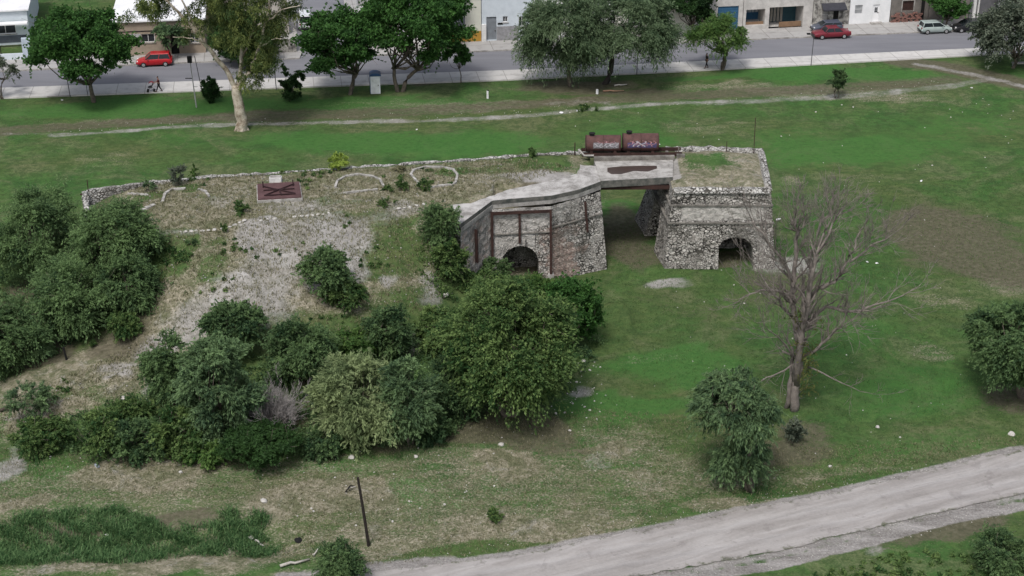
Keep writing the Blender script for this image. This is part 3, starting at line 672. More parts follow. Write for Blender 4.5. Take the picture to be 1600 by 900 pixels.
bb_ = densify([F4 + Vector((.02, 0, 0)), F5], .5, .02)
poly = [(p.x, p.y) for p in bb_] + [(13.6, 126.6), (6.9, 126.6)]
poly[0] = (F4.x + .01, F4.y); fascia([F4 + Vector((.02, 0, 0)), F5], 6.68, 7.24, .07, FASC, br)
MB().prism(poly, 6.62, 7.20).build('slab', CONC, br)
for yy in (121.95 + .1, 123.6, 125.2, 126.3): ibeam((6.7, yy + .0, 6.44), (13.3, yy + .15, 6.44), .34, name='steel_beam', par=br)
MB().prism([(6.9, 122.45), (13.4, 122.85), (13.4, 123.05), (6.9, 122.65)], 6.2, 6.28).build('beam_flange', CONC, br)
# puddle on the slab
pm, pn, pl_, pp = newmat('brown_puddle'); pp.inputs['Base Color'].default_value = (.05, .034, .026, 1); pp.inputs['Roughness'].default_value = .3; pp.inputs['Specular IOR Level'].default_value = .4
pud = [at(*q, 7.21) for q in ((949,262),(970,260),(1000,259),(1026,259),(1027,263),(1012,268),(990,267),(970,272),(955,272),(949,268))]
tag(MB().prism([(p.x, p.y) for p in pud], 7.195, 7.212).build('puddle', pm), 'shallow brown puddle lying on the concrete bridge slab in front of the tanks', 'puddle')
# back kerb / track bed carrying the tanks
fr = thing('tank_cradle', 'rusty rail frame and mossy concrete kerb carrying the two tanks above the bridge', 'support frame', (9.5, 127.6, 7))
kb = [at(912, 259, 7.35), at(1050, 254, 7.35)]
MB().prism([(6.9, 126.0), (13.7, 126.35), (13.7, 126.75), (6.9, 126.45)], 7.0, 7.5).build('concrete_kerb', CONCD, fr)
MB().prism([(6.6, 126.45), (13.9, 126.75), (13.9, 129.2), (6.6, 129.0)], 6.5, 7.22).build('bed_slab', M('mossy_bed', (.12, .13, .07), (.06, .08, .035), -1.5), fr)
for yy in (127.0, 128.2): ibeam((5.9, yy - .05, 7.42), (14.4, yy + .2, 7.42), .24, name='rail', par=fr)
for xx in (6.6, 8.3, 9.6, 11.1, 13.2): MB().bb(xx - .12, xx + .12, 126.8, 128.6, 7.22, 7.32).build('sleeper', CONCD, fr)
MB().tube([(5.6, 126.9, 7.95), (6.1, 126.7, 7.45), (6.9, 126.7, 7.45)], .09, 6).build('bent_rail_end', CONC, fr)
MB().bb(13.9, 14.6, 126.7, 126.9, 7.2, 7.55).build('buffer_stop', CONCD, fr); MB().bb(14.1, 14.2, 127.6, 127.75, 7.2, 7.8).build('buffer_stop', CONCD, fr)

def tank(x0, x1, yc, zc, r, label, seed):
    rr = random.Random(seed); t = thing('rusty_tank', label, 'tank', ((x0 + x1) / 2, yc, zc - r)); n = 36; mb = MB()
    xs = [x0, x0 + .03, x0 + .06, x1 - .06, x1 - .03, x1]; rs = [r * .93, r * .98, r, r, r * .98, r * .93]
    vs = [(x, yc + q * math.cos(a), zc + q * math.sin(a)) for x, q in zip(xs, rs) for a in [2 * math.pi * k / n for k in range(n)]]
    fs = [(i * n + j, i * n + (j + 1) % n, (i + 1) * n + (j + 1) % n, (i + 1) * n + j) for i in range(5) for j in range(n)] + [tuple(range(n))[::-1], tuple(range(5 * n, 6 * n))]
    mb.add(vs, fs).build('shell', RUST2, t, smooth=False)
    for xx in (x0 + .04, (x0 + x1) / 2, x1 - .04): MB().tube([(xx - .025, yc, zc), (xx + .025, yc, zc)], r + .02, 32).build('hoop', RUST, t)
    MB().tube([(x0 + .55, yc + .05, zc + r - .05), (x0 + .55, yc + .05, zc + r + .17)], .22, 14).tube([(x0 + .55, yc + .05, zc + r + .15), (x0 + .55, yc + .05, zc + r + .2)], .27, 14).build('manhole', DARK, t)
    for xx in (x0 + .5, x1 - .5): MB().bb(xx - .12, xx + .12, yc - .5, yc + .5, zc - r - .12, zc - r + .18).build('saddle', RUST, t)
    def P(x, a, e): return Vector((x, yc - (r + e) * math.cos(a), zc + (r + e) * math.sin(a)))
    def patch(xa, xb, aa, ab_, e, c, nm):
        m_ = MB(); N = 14; pts = []
        top_ = [(xa + (xb - xa) * i / N, ab_ + rr.uniform(-.07, .07)) for i in range(N + 1)]; bot = [(xa + (xb - xa) * i / N, aa + rr.uniform(-.05, .05)) for i in range(N + 1)]
        vs = []
        for k in range(6): vs += [P(tx[0], bx[1] + (tx[1] - bx[1]) * k / 5, e) for tx, bx in zip(top_, bot)]
        fs = [(k * (N + 1) + i, k * (N + 1) + i + 1, (k + 1) * (N + 1) + i + 1, (k + 1) * (N + 1) + i) for k in range(5) for i in range(N)]
        m_.add(vs, fs).build(nm, c, t)
    return t, P, patch, rr
GREYP = M('grey_graffiti_paint', (.24, .23, .24), (.11, .105, .11), 5); WHP = M('white_graffiti_paint', (.62, .60, .62), (.40, .38, .42), 6); PKP = M('pink_graffiti_paint', (.48, .26, .28), (.28, .15, .16), 6); PUP = M('violet_graffiti_paint', (.10, .08, .17), (.05, .045, .09), 6)
def strokes(t, P, rr, xa, xb, aa, ab_, n, mat, wd, e):
    mb = MB()
    for k in range(n):
        x = xa + (xb - xa) * (k + .5) / n; h = (ab_ - aa); pts = []
        ph = rr.uniform(0, 6); m_ = 12
        for i in range(m_ + 1):
            s_ = i / m_; pts.append((x + math.sin(s_ * rr.choice((5.2, 6.4)) + ph) * (xb - xa) / n * .5, aa + h * (.12 + .76 * (s_ if k % 2 else 1 - s_)) + .05 * math.sin(s_ * 9)))
        for (p, q) in zip(pts[:-1], pts[1:]):
            a, b_ = P(p[0], p[1], e), P(q[0], q[1], e); d = (b_ - a); side = Vector((0, 1, .35)).cross(d).normalized() * wd
            mb.add([a - side, a + side, b_ + side, b_ - side], [(0, 1, 2, 3)])
    mb.build('graffiti', mat, t)
TZ = 8.23
t, P, patch, rr = tank(6.22, 9.22, 127.6, TZ, .70, 'left of the two rusty tanks, grey painted patch with pale lettering scrawls', 3)
patch(6.85, 9.0, -.35, .42, .004, GREYP, 'paint_patch'); strokes(t, P, rr, 6.95, 8.95, -.28, .35, 6, WHP, .035, .010); strokes(t, P, rr, 7.2, 8.7, .25, .6, 4, PKP, .04, .013)
t, P, patch, rr = tank(9.36, 12.42, 127.75, TZ + .04, .76, 'right of the two rusty tanks, scrawled with pink, white and violet graffiti', 5)
patch(9.75, 12.2, -.3, .25, .004, PUP, 'paint_patch'); strokes(t, P, rr, 9.8, 12.15, -.22, .55, 6, PKP, .045, .010); strokes(t, P, rr, 10.2, 11.3, -.25, .5, 3, WHP, .06, .013)

# thin posts on and around the ruin
def post(px, py, h, r, label, lean=(0, 0), mat=RUST, name='thin_post', z=None, cat='post'):
    p = ground(px, py) if z is None else at(px, py, z)
    t = thing(name, label, cat, p); MB().tube([p - Vector((0, 0, .3)), p + Vector((lean[0] * h, lean[1] * h, h))], [r, r * .85], 8).build('shaft', mat, t); return t
tag_l = 'standing on the back edge of the stone pier'
post(1178, 236, 3.0, .035, 'tall thin dark iron rod ' + tag_l, (-.02, 0), z=7.2)
post(1135, 234, .8, .03, 'short thin iron rod on the back edge of the pier, left of the tall one', z=7.2)
post(898, 240, 1.0, .05, 'stubby dark twin stake on the wall end left of the tanks', z=7.1)
post(138, 298, .95, .04, 'short dark stake at the left corner of the terrace wall', z=7.1)
post(105, 563, 1.0, .09, 'short dark stump post beside the track at the left trees', (-.15, 0), mat=DARK)

# garden edgings and remains on the terrace
def edging(px, label, w=.2, h=.22, closed=False, mat=CONC):
    P0 = densify([ground(*p) for p in px], .3); t = thing('stone_edging', label, 'edging', P0[0]); mb = MB(); n = len(P0)
    for i in range(n - 1):
        if mat is CAPST and random.random() < .3: continue
        a, b_ = P0[i], P0[i + 1]; c = (a + b_) / 2; d = b_ - a
        mb.box((c.x, c.y, c.z + .02 + random.uniform(-.02, .02)), (d.length * random.uniform(.92, 1.05), w * random.uniform(.85, 1.1), h * random.uniform(.9, 1.1)), Matrix.Rotation(math.atan2(d.y, d.x) + random.uniform(-.06, .06), 3, 'Z'))
    mb.build('kerb', mat, t); return t
CURB = M('pale_kerb', (.48, .465, .44), (.17, .16, .14), -2.2, .95, .3)
edging([(524,294),(527,284),(540,277),(560,274),(580,276),(594,282),(599,292)], 'half round concrete kerb of the middle empty flower bed', mat=CURB)
edging([(536,303),(562,300),(590,298)], 'straight concrete kerb closing the front of the middle flower bed', mat=CURB)
edging([(654,288),(642,274),(646,267),(664,262),(690,262),(708,266),(715,274),(712,286),(704,292)], 'rounded concrete kerb of the grass-filled flower bed nearest the bridge', mat=CURB)
edging([(671,294),(690,292),(706,290)], 'straight white kerb in front of the grass-filled flower bed', mat=CURB)
edging([(254,317),(258,304),(268,298),(290,296)], 'left curved kerb of the flower bed nearest the end wall', w=.22, mat=CURB)
edging([(310,297),(321,300),(327,309)], 'right curved kerb of the flower bed nearest the end wall', w=.22, mat=CURB)
edging([(214,333),(228,328),(242,321)], 'short slanting white kerb piece left of the flower beds', w=.35, mat=CURB)
edging([(200,304),(215,305),(232,306)], 'thin pale kerb strip beside the end wall', w=.15, mat=CURB)
# maroon hatch with crossed bars
hc = ground(437, 313); h0, h1, h2, h3 = ground(402, 319), ground(473, 315), ground(469, 289), ground(401, 293)
ht = thing('iron_hatch', 'maroon rusted iron hatch with crossed bars on a low concrete base', 'hatch', h0)
zt = 7.25
sh = lambda p, z: Vector((p.x, p.y, z))
q = [h0, h1, h2, h3]; MB().prism([(p.x, p.y) for p in q], 6.7, zt).build('base', CURB, ht)
ins = [p.lerp((h0 + h1 + h2 + h3) / 4, .04) for p in q]; MB().prism([(p.x, p.y) for p in ins], zt, zt + .10).build('plate', RUSTH, ht)
DKM = M('dark_maroon_bar', (.035, .014, .017), (.02, .01, .01), 3)
def hp(u, v, z): p = h3.lerp(h2, u).lerp(h0.lerp(h1, u), v); return Vector((p.x, p.y, z))
for a, b_ in (((.15, .25), (.85, .8)), ((.85, .2), (.17, .82)), ((.15, .5), (.85, .5)), ((.5, .5), (.55, .85)), ((.17, .82), (.86, .82))):
    MB().tube([hp(*a, zt + .17), hp(*b_, zt + .17)], .055, 6).build('bar', DKM, ht)
for u in (.15, .83): MB().tube([hp(u, .3, zt + .1), hp(u, .25, zt + .6)], .05, 6).build('handle_post', DKM, ht)
WB = M('whitewashed_block', (.66, .65, .63), (.42, .41, .40), 2)
p = ground(431, 285); t = thing('concrete_block', 'white square concrete block standing behind the maroon hatch', 'block', p)
MB().box((p.x, p.y, p.z + .22), (1.0, .55, .5)).build('block', WB, t, bevel=.04); MB().box((p.x, p.y, p.z + .5), (.85, .42, .08)).build('lid', CONC, t, bevel=.02)

# ------------------------------------------------------------------ vegetation
def unit(v): return v / (np.linalg.norm(v, axis=1)[:, None] + 1e-9)
def leaves(C, Rr, n, L, Wd, droop=.0, tint=.5, tvar=.25, g=None, up=.5, shell=.35):
    """n leaf sprays spread through blobs C (k,3) radii Rr (k,3)"""
    g = g or rng; k = len(C); vol = np.prod(Rr, axis=1) ** (2 / 3); idx = g.choice(k, n, p=vol / vol.sum())
    d = unit(g.normal(size=(n, 3))); low = (d[:, 2] < -.25) & (g.random(n) < .5); d[low, 2] *= -1
    rad = (shell + (1 - shell) * g.random(n) ** .6) * (1 + .30 * np.abs(g.normal(size=n)) * (g.random(n) < .4))
    p = C[idx] + d * Rr[idx] * rad[:, None]
    t = unit(d * .9 + g.normal(size=(n, 3)) * .75 + np.array([0, 0, -droop]) * (0.6 + .8 * g.random((n, 1))))
    nn = unit(np.array([0, 0, up]) + d * .5 + g.normal(size=(n, 3)) * .6); bt = unit(np.cross(t, nn))
    ls = L * g.uniform(.6, 1.35, (n, 1)); ws = Wd * g.uniform(.7, 1.3, (n, 1))
    V = np.stack([p - t * ls * .5, p + bt * ws * .5, p + t * ls * .5, p - bt * ws * .5], 1).reshape(-1, 3)
    ct = g.normal(0, tvar * .8, k); tn = np.clip(tint + ct[idx] + g.normal(0, tvar * .6, n), 0, 1)
    return V, np.repeat(tn, 4)
def quads(n): return np.arange(n * 4).reshape(-1, 4)
def crown_blobs(c, r, nclump, rc, nsub, g, flat=.8, low=-.45, inner=.45, gap=0.0):
    """clump centres spread over an ellipsoid crown, each with smaller blobs"""
    cl = []
    tries = 0
    while len(cl) < nclump and tries < 4000:
        tries += 1
        d = g.normal(size=3); d /= np.linalg.norm(d)
        if d[2] < low and g.random() < .8: continue
        s = inner + (1 - inner) * g.random() ** .55
        p = d * s * (1 - rc * .62)
        if any(np.linalg.norm(p - q) < rc * .55 for q in cl): continue
        cl.append(p)
    cl = np.array(cl); rm = min(r[0], r[2] * 1.4)
    C, Q = [], []
    for p in cl:
        rr = rc * g.uniform(.75, 1.2)
        for k in range(nsub):
            d = g.normal(size=3); d /= np.linalg.norm(d) + 1e-9; o_ = d * rr * g.uniform(.25, .8) * np.array([1, 1, .75])
            C.append(np.array(c) + (p + o_) * np.array(r)); q = rr * g.uniform(.30, .52); Q.append(np.array([q * r[0], q * r[1], q * rm * flat]))
    return cl * np.array(r) + np.array(c), np.array(C), np.array(Q)
def limb(mb, a, b_, r0, r1, g, n=5, sag=.15, sides=6):
    a, b_ = Vector(a), Vector(b_); L = (b_ - a).length; pts = []
    off = Vector(g.normal(size=3)) * L * .07
    for i in range(n + 1):
        t = i / n; p = a.lerp(b_, t); k = math.sin(t * math.pi)
        pts.append(p + off * k + Vector((0, 0, -sag * L * k * .5)) * (1 if (b_ - a).z > 0 else -1) + Vector(g.normal(size=3)) * L * .012)
    mb.tube(pts, [r0 + (r1 - r0) * i / n for i in range(n + 1)], sides); return pts
TREES = 0
def plumes(cl, cc, r, rc, n, L, Wd, droop, tint, tvar, g, up=.45):
    """feathery crown: arching leafy branchlets that start at the limb ends"""
    m = 26; npl = max(12, n // m); rm = (r[0] * r[1] * r[2]) ** (1 / 3); w = g.uniform(.35, 1.6, len(cl)); ix = g.choice(len(cl), npl, p=w / w.sum())
    csz = g.uniform(.7, 1.35, len(cl)); out = unit((cl[ix] - np.array(cc)) / np.array(r))
    d = unit(out * .75 + g.normal(size=(npl, 3)) * .75 + np.array([0, 0, up])); ln = rc * rm * csz[ix][:, None] * g.uniform(.55, 1.5, (npl, 1))
    st = cl[ix] + g.normal(size=(npl, 3)) * rc * rm * .22; t = g.random((npl, m, 1)) ** .75
    side = unit(np.cross(d, g.normal(size=(npl, 3)))); bend = g.normal(size=(npl, 1)) * .25
    sag = np.array([0, 0, -1.]) * (.30 + .45 * droop) * ln
    P = st[:, None] + d[:, None] * ln[:, None] * t + side[:, None] * (bend * ln)[:, None] * t ** 2 + sag[:, None] * t ** 2.2
    wid = (.20 * ln[:, None] * (1.05 - t) ** .8 * (.35 + t)) ; P = P + g.normal(size=(npl, m, 3)) * wid * np.array([1, 1, .6])
    ax = unit((d[:, None] * ln[:, None] + 2 * sag[:, None] * t + g.normal(size=(npl, m, 3)) * .45 * ln[:, None]).reshape(-1, 3))
    P = P.reshape(-1, 3); N = len(P); nn = unit(np.array([0, 0, .9]) + g.normal(size=(N, 3)) * .55); bt = unit(np.cross(ax, nn))
    ls = L * g.uniform(.6, 1.4, (N, 1)) * .5; ws = Wd * g.uniform(.7, 1.4, (N, 1)) * .5
    V = np.stack([P - ax * ls, P + bt * ws, P + ax * ls, P - bt * ws], 1).reshape(-1, 3)
    tc = g.normal(0, tvar * .45, len(cl)); tn = np.clip(tint + tc[ix][:, None] + g.normal(0, tvar * .55, (npl, 1)) + g.normal(0, tvar * .35, (npl, m)) + .22 * (t[:, :, 0] - .6), 0, 1).ravel()  # tint rises towards tips: young leaves, plus pale tip highlights put into the colour
    return V, np.repeat(tn, 4), N
def tree(name, label, cat, base, crown, kind, n=9000, L=.32, Wd=.13, droop=0, nclump=26, rc=.30, nsub=5, trunk_r=.18, mat_t=BARK, stems=1, depth=1.0, low=-.45,
         tint=.5, tvar=.3, group=None, gap=0, flat=.8, lean=0, shell=.35, bz=None, twigs=True, extra=None, inner=.45, yoff=0):
    global TREES; TREES += 1; g = np.random.default_rng(100 + TREES)
    b0 = ground(*base) if bz is None else at(base[0], base[1], bz)
    x0, y0, x1, y1 = crown; Y = b0.y + yoff
    c = onY((x0 + x1) / 2, (y0 + y1) / 2, Y); s = FPX / math.hypot(Y, CAM_H - c.z); dep = math.atan2(CAM_H - c.z, Y)
    rx = (x1 - x0) / 2 / s; ry = rx * depth; H_ = (y1 - y0) / 2 / s
    rz = math.sqrt(max(H_ ** 2 - (ry * math.sin(dep)) ** 2, (.5 * H_) ** 2)) / math.cos(dep)
    t = thing(name, label, cat, b0, group=group)
    n = int(n * 1.15); L *= .80; Wd *= .85; feath = kind in ('mesq', 'mesqd', 'olive', 'pepper', 'grey', 'weed', 'bright')
    if not feath: rx *= 1.06; ry *= 1.06; rz *= 1.05; n = int(n * 1.25)
    cl, C, Q = crown_blobs(c, (rx, ry, rz), int(nclump * (.95 if feath else 1.2)), rc, nsub + 1, g, flat, low, inner)
    if extra is not None:
        for (ex0, ey0, ex1, ey1, nc) in extra:
            ec = onY((ex0 + ex1) / 2, (ey0 + ey1) / 2, Y); er = ((ex1 - ex0) / 2 / s, (ex1 - ex0) / 2 / s, (ey1 - ey0) / 2 / s)
            a_, b__, c_ = crown_blobs(ec, er, nc, .42, nsub, g, flat, low, inner); cl = np.vstack([cl, a_]); C = np.vstack([C, b__]); Q = np.vstack([Q, c_])
    gzz = hz(C[:, 0], C[:, 1], False) + Q[:, 2] * .4; C[:, 2] = np.maximum(C[:, 2], gzz)
    if feath:
        cl = (cl - np.array(c)) * np.array([.96, .96, .93]) + np.array(c) + np.array([0, 0, .05 * rz]) if extra is None else cl
        g_cl = hz(cl[:, 0], cl[:, 1], False) + .15; cl[:, 2] = np.maximum(cl[:, 2], g_cl)
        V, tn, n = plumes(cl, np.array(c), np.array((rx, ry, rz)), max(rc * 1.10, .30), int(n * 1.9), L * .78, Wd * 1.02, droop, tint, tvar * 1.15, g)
        zz = V[:, 2].reshape(-1, 4).mean(1); gg = hz(V[::4, 0], V[::4, 1], False); okv = zz > gg - .05; V = V.reshape(-1, 4, 3)[okv].reshape(-1, 3); tn = tn.reshape(-1, 4)[okv].ravel(); n = int(okv.sum())
    else:
        V, tn = leaves(C, Q, n, L, Wd, droop, tint, tvar, g, shell=shell)
        ns = max(6, n // (16 if feath else 60)); k_ = 10; ix = g.integers(0, len(C), ns); dd = unit(g.normal(size=(ns, 3)) + np.array([0, 0, .35])); st_ = C[ix] + dd * Q[ix] * .85; sl_ = min(1.15, .30 * rx) * g.uniform(.3, 1.3, (ns, 1))
        cv = unit(dd + np.array([0, 0, -.5 * droop]) + g.normal(size=(ns, 3)) * .3); tt = np.linspace(0, 1, k_)[None, :, None]
        PP = (st_[:, None] + cv[:, None] * sl_[:, None] * tt + np.array([0, 0, -.25 * max(droop, .2)]) * sl_[:, None] * tt ** 2).reshape(-1, 3) + g.normal(size=(ns * k_, 3)) * .05
        V2, t2 = leaves(PP, np.full((len(PP), 3), .07), len(PP) * 2, L * .75, Wd, droop, min(1, tint + (.24 if feath else .1)), tvar * .6, g); V = np.vstack([V, V2]); tn = np.concatenate([tn, t2]); n = n + len(PP) * 2  # outer sprays tinted lighter: painted highlight together with paler young growth
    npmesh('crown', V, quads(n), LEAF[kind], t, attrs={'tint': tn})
    mb = MB(); fork_z = max(b0.z + .25 * (c.z - b0.z), c.z - rz * .95)
    for k in range(stems):
        a = g.uniform(0, 6.28); st = Vector((b0.x + (.25 * math.cos(a) * trunk_r * 4 if stems > 1 else 0), b0.y, b0.z - .2))
        fk = Vector((b0.x + (c.x - b0.x) * .35 + (math.cos(a) * rx * .2 if stems > 1 else 0), b0.y + (math.sin(a) * rx * .15 if stems > 1 else 0), fork_z))
        limb(mb, st, fk, trunk_r * 1.15, trunk_r * .8, g, 5, 0, 8)
        for q in cl[k::stems][:14]:
            limb(mb, fk, q, trunk_r * .5, trunk_r * .10, g, 4, .18, 5)
            if twigs:
                for _ in range(2): limb(mb, Vector(q), Vector(q) + Vector(g.normal(size=3)) * rx * rc * .7, trunk_r * .1, .012, g, 2, 0, 3)
    mb.build('trunk', mat_t, t, smooth=True)
    return t

GF_ = 'trees on the lawn by the pavement'
# park trees in front of the road
tree('round_tree', 'dense round dark green tree left of the red hatchback, on the lawn by the pavement', 'tree', (147,160), (42,8,214,136), 'lush', 26000, .42, .24, 0, 55, .24, 6, .24, low=-.5, tint=.42, tvar=.34)
tree('forked_tree', 'dark green forked tree on the lawn left of the white kiosk', 'tree', (545,148), (463,12,612,118), 'lush', 20000, .42, .24, 0, 40, .26, 6, .2, stems=2, tint=.38, tvar=.34)
tree('forked_tree', 'broad dark green tree with two stems on the lawn right of the white kiosk', 'tree', (626,143), (560,-40,738,112), 'lush', 30000, .42, .24, 0, 55, .25, 6, .22, stems=2, tint=.44, tvar=.34)
tree('small_tree', 'small round bright leaved tree on a thin stem at the pavement edge', 'tree', (719,129), (692,62,737,108), 'lush', 4500, .36, .2, 0, 14, .36, 5, .06, tint=.6)
tree('pepper_tree', 'left half of the big grey green tree pair, foliage hanging near the ground', 'tree', (893,136), (806,-15,968,104), 'pepper', 36000, .5, .09, .5, 44, .27, 6, .25, tint=.5, tvar=.3, low=-.7, extra=[(872,50,910,108,7),(814,45,848,88,6)])
tree('pepper_tree', 'right half of the big grey green tree pair with a dark leaning trunk', 'tree', (944,132), (884,-25,1066,92), 'pepper', 34000, .5, .09, .45, 46, .27, 6, .30, tint=.44, tvar=.3, low=-.8, mat_t=M('dark_bark', (.06,.052,.045), (.025,.022,.02), 3, .95, .5), extra=[(1005,35,1052,82,7)])
tree('umbrella_tree', 'small umbrella shaped feathery green tree on the pavement edge beside the walker', 'tree', (1127,110), (1068,28,1184,86), 'bright', 15000, .42, .08, .2, 30, .27, 5, .14, stems=3, tint=.62, tvar=.25, depth=.8)
tree('sapling', 'small bushy sapling standing alone on the far lawn', 'sapling', (1307,153), (1291,108,1325,146), 'mesqd', 3200, .4, .08, -.6, 12, .38, 4, .05, stems=3, tint=.45)
tree('flowering_tree', 'grey green tree with pale blossom at the right edge by the road', 'tree', (1580,106), (1514,8,1650,94), 'grey', 20000, .4, .17, .2, 40, .26, 5, .17, stems=2, tint=.45, tvar=.45)
tree('thin_tree', 'sparse grey green small tree at the far left edge of the pavement', 'tree', (4,155), (-35,92,33,128), 'grey', 3000, .4, .1, .3, 16, .3, 4, .09, tint=.5, stems=2)
tree('dark_bush', 'dark upright bush on the lawn between the lamp posts and the pale barked tree', 'bush', (331,159), (314,120,347,160), 'dark', 5000, .4, .12, -.3, 14, .4, 5, .07, tint=.3, low=-1)
tree('columnar_shrub', 'dark irregular shrub with a pointed top on the lawn right of the pale barked tree', 'shrub', (454,158), (436,118,472,159), 'dark', 5500, .36, .16, 0, 12, .42, 5, .07, tint=.5, low=-1, extra=[(438,96,450,125,5),(458,108,478,135,5)])
# far side of the road
tree('street_tree', 'small light green tree on the far pavement behind the red hatchback', 'tree', (263,94), (238,38,292,78), 'mesq', 5500, .35, .14, .2, 18, .34, 5, .08, tint=.45)
tree('street_tree', 'dark tree on the far pavement hidden behind the pale barked tree', 'tree', (390,100), (328,22,430,104), 'dark', 15000, .4, .2, 0, 32, .3, 5, .18, tint=.7, low=-.7)
tree('street_tree', 'dark green street tree behind the broad forked tree, before the yellow based house', 'tree', (700,72), (655,-50,728,38), 'dark', 9000, .4, .2, 0, 26, .3, 5, .16, tint=.75)
tree('street_tree', 'near black dense street tree left of the blue wall', 'tree', (1082,60), (1040,-35,1121,42), 'dark', 11000, .4, .22, 0, 26, .3, 5, .16, tint=.4, low=-.7)
tree('street_tree', 'bright green street tree behind the parked black car', 'tree', (1480,45), (1449,-30,1514,32), 'lush', 9000, .4, .24, 0, 24, .3, 5, .14, tint=.6)
tree('street_tree', 'pale brownish tree beyond the flowering tree at the top right corner', 'tree', (1590,40), (1545,-20,1625,30), 'grey', 7000, .4, .12, 0, 24, .3, 5, .14, tint=.7)
# shrubs on and around the terrace
GT = 'shrubs growing on the terrace'
tree('bush', 'medium round bush on the pale gravel of the mound, the taller of the pair', 'bush', (506,470), (470,388,547,466), 'mesqd', 9000, .30, .12, 0, 22, .34, 5, .06, stems=2, tint=.62, low=-.8)
tree('bush', 'low spreading green bush at the foot of the round bush on the gravel', 'bush', (545,478), (500,436,582,478), 'weed', 6000, .28, .11, 0, 16, .38, 5, .04, stems=2, tint=.35, low=-1)
tree('tall_shrub', 'tall feathery shrub growing against the left end of the concrete deck', 'shrub', (688,392), (656,314,716,392), 'mesqd', 7000, .42, .06, -.3, 24, .32, 5, .06, stems=3, tint=.60, low=-.9)
tree('tall_shrub', 'dense green shrub at the foot of the splayed wing wall', 'shrub', (704,440), (674,374,736,442), 'weed', 7000, .34, .1, 0, 22, .34, 5, .06, stems=3, tint=.42, low=-1, depth=.6)
tree('tall_shrub', 'grey green shrub half hiding the low arch of the abutment', 'shrub', (772,458), (748,402,804,456), 'mesqd', 6000, .36, .08, -.1, 22, .34, 5, .06, stems=3, tint=.7, low=-1, depth=.6)
tree('weed_clump', 'bright yellow green weed clump growing on the back wall top', 'weed', (530,264), (512,239,547,264), 'yellow', 1300, .3, .1, -.2, 10, .4, 4, .03, tint=.4, low=-1)
tree('weed_clump', 'thin pale green weed on the back wall, left of the yellow green clump', 'weed', (306,276), (297,256,317,277), 'bright', 500, .3, .07, -.3, 8, .4, 3, .02, low=-1)
tree('weed_clump', 'tall grey green twiggy weed inside the terrace wall on the left', 'weed', (280,290), (264,258,294,291), 'grey', 1300, .35, .05, -.6, 10, .4, 4, .02, low=-1)
tree('weed_clump', 'grey green weed beside the left corner of the terrace wall', 'weed', (232,300), (222,278,244,301), 'mesq', 700, .3, .05, -.5, 8, .4, 4, .02, low=-1)
for i, (bx, cr, kd, nn, lb) in enumerate([((374,333),(357,316,392,334),'weed',1400,'dark low weed tuft right of the curved kerbs, left of the hatch'), ((349,362),(341,350,357,363),'weed',500,'small dark weed tuft among the broken white stones'),
    ((622,268),(612,257,633,269),'straw',500,'dry brown weed tuft behind the two flower beds'), ((628,296),(612,282,640,298),'weed',900,'olive weed tuft between the two flower beds'), ((605,300),(595,290,616,302),'weed',500,'small olive weed tuft at the right end of the middle kerb'),
    ((664,298),(652,282,674,299),'weed',800,'green weed clump growing over the left corner of the grass-filled bed'), ((605,322),(588,310,622,324),'weed',700,'olive weed tuft in front of the middle flower bed'), ((300,385),(290,374,308,386),'mesqd',500,'small grey green tuft on the left part of the mound'),
    ((1163,292),(1148,281,1182,296),'weed',1300,'dark weed clump at the front edge of the stone pier top'), ((834,244),(823,233,848,245),'weed',900,'green weed clump on the back wall left of the tanks'), ((148,542),(139,533,158,545),'weed',500,'small dark green weed beside the pale track on the mound'),
    ((770,815),(756,795,786,818),'weed',1200,'lone dark green weed in the dry grass right of the leaning pole'), ((1236,694),(1222,650,1262,695),'grey',1200,'pale grey green stub shrub just below the foot of the bare tree'), ((912,172),(895,165,938,176),'weed',800,'low weed patch with litter beside the trail')]):
    tree('weed_clump', lb, 'weed', bx, cr, kd, nn, .26, .08, -.2, 9, .42, 4, .02, tint=.35, low=-1, twigs=False)
# big group left of the mound
tree('mesquite_tree', 'large dusky green tree at the left edge, furthest back beside the terrace end wall', 'tree', (60,440), (-20,290,140,440), 'mesqd', 30000, .36, .09, .1, 48, .27, 6, .14, stems=3, tint=0.64, low=-.9)
tree('mesquite_tree', 'tall dark green tree right beside the terrace end wall', 'tree', (178,455), (105,308,248,462), 'mesqd', 30000, .36, .09, .1, 46, .27, 6, .14, stems=3, tint=0.76, low=-.9)
tree('mesquite_tree', 'rounded dark tree in the middle of the left group, overlapping the path', 'tree', (110,520), (40,400,190,530), 'mesqd', 26000, .36, .09, .1, 44, .27, 6, .12, stems=3, tint=0.69, low=-.9)
tree('mesquite_tree', 'dark tree on the right of the left group above the small round bush', 'tree', (212,480), (150,400,246,492), 'mesqd', 18000, .36, .09, .1, 34, .3, 6, .1, stems=3, tint=0.52, low=-.9)
tree('mesquite_tree', 'dark low tree touching the left edge of the photo below the large one', 'tree', (20,575), (-60,470,70,580), 'mesqd', 22000, .36, .09, .1, 36, .3, 6, .1, stems=3, tint=0.59, low=-.9)
tree('pale_shrub', 'paler yellow green shrub with drooping twigs at the front of the left group', 'shrub', (62,560), (36,495,84,564), 'mesq', 5000, .4, .07, .5, 16, .36, 5, .05, tint=.75, low=-1)
tree('pale_shrub', 'small light green shrub leaning out in front of the left group', 'shrub', (108,528), (92,485,130,532), 'mesq', 2500, .4, .07, .4, 12, .38, 5, .04, tint=.6, low=-1)
tree('bush', 'small round green bush beside the pale track at the left group', 'bush', (193,527), (167,486,221,528), 'weed', 6500, .32, .09, 0, 16, .38, 5, .04, tint=.38, low=-1)
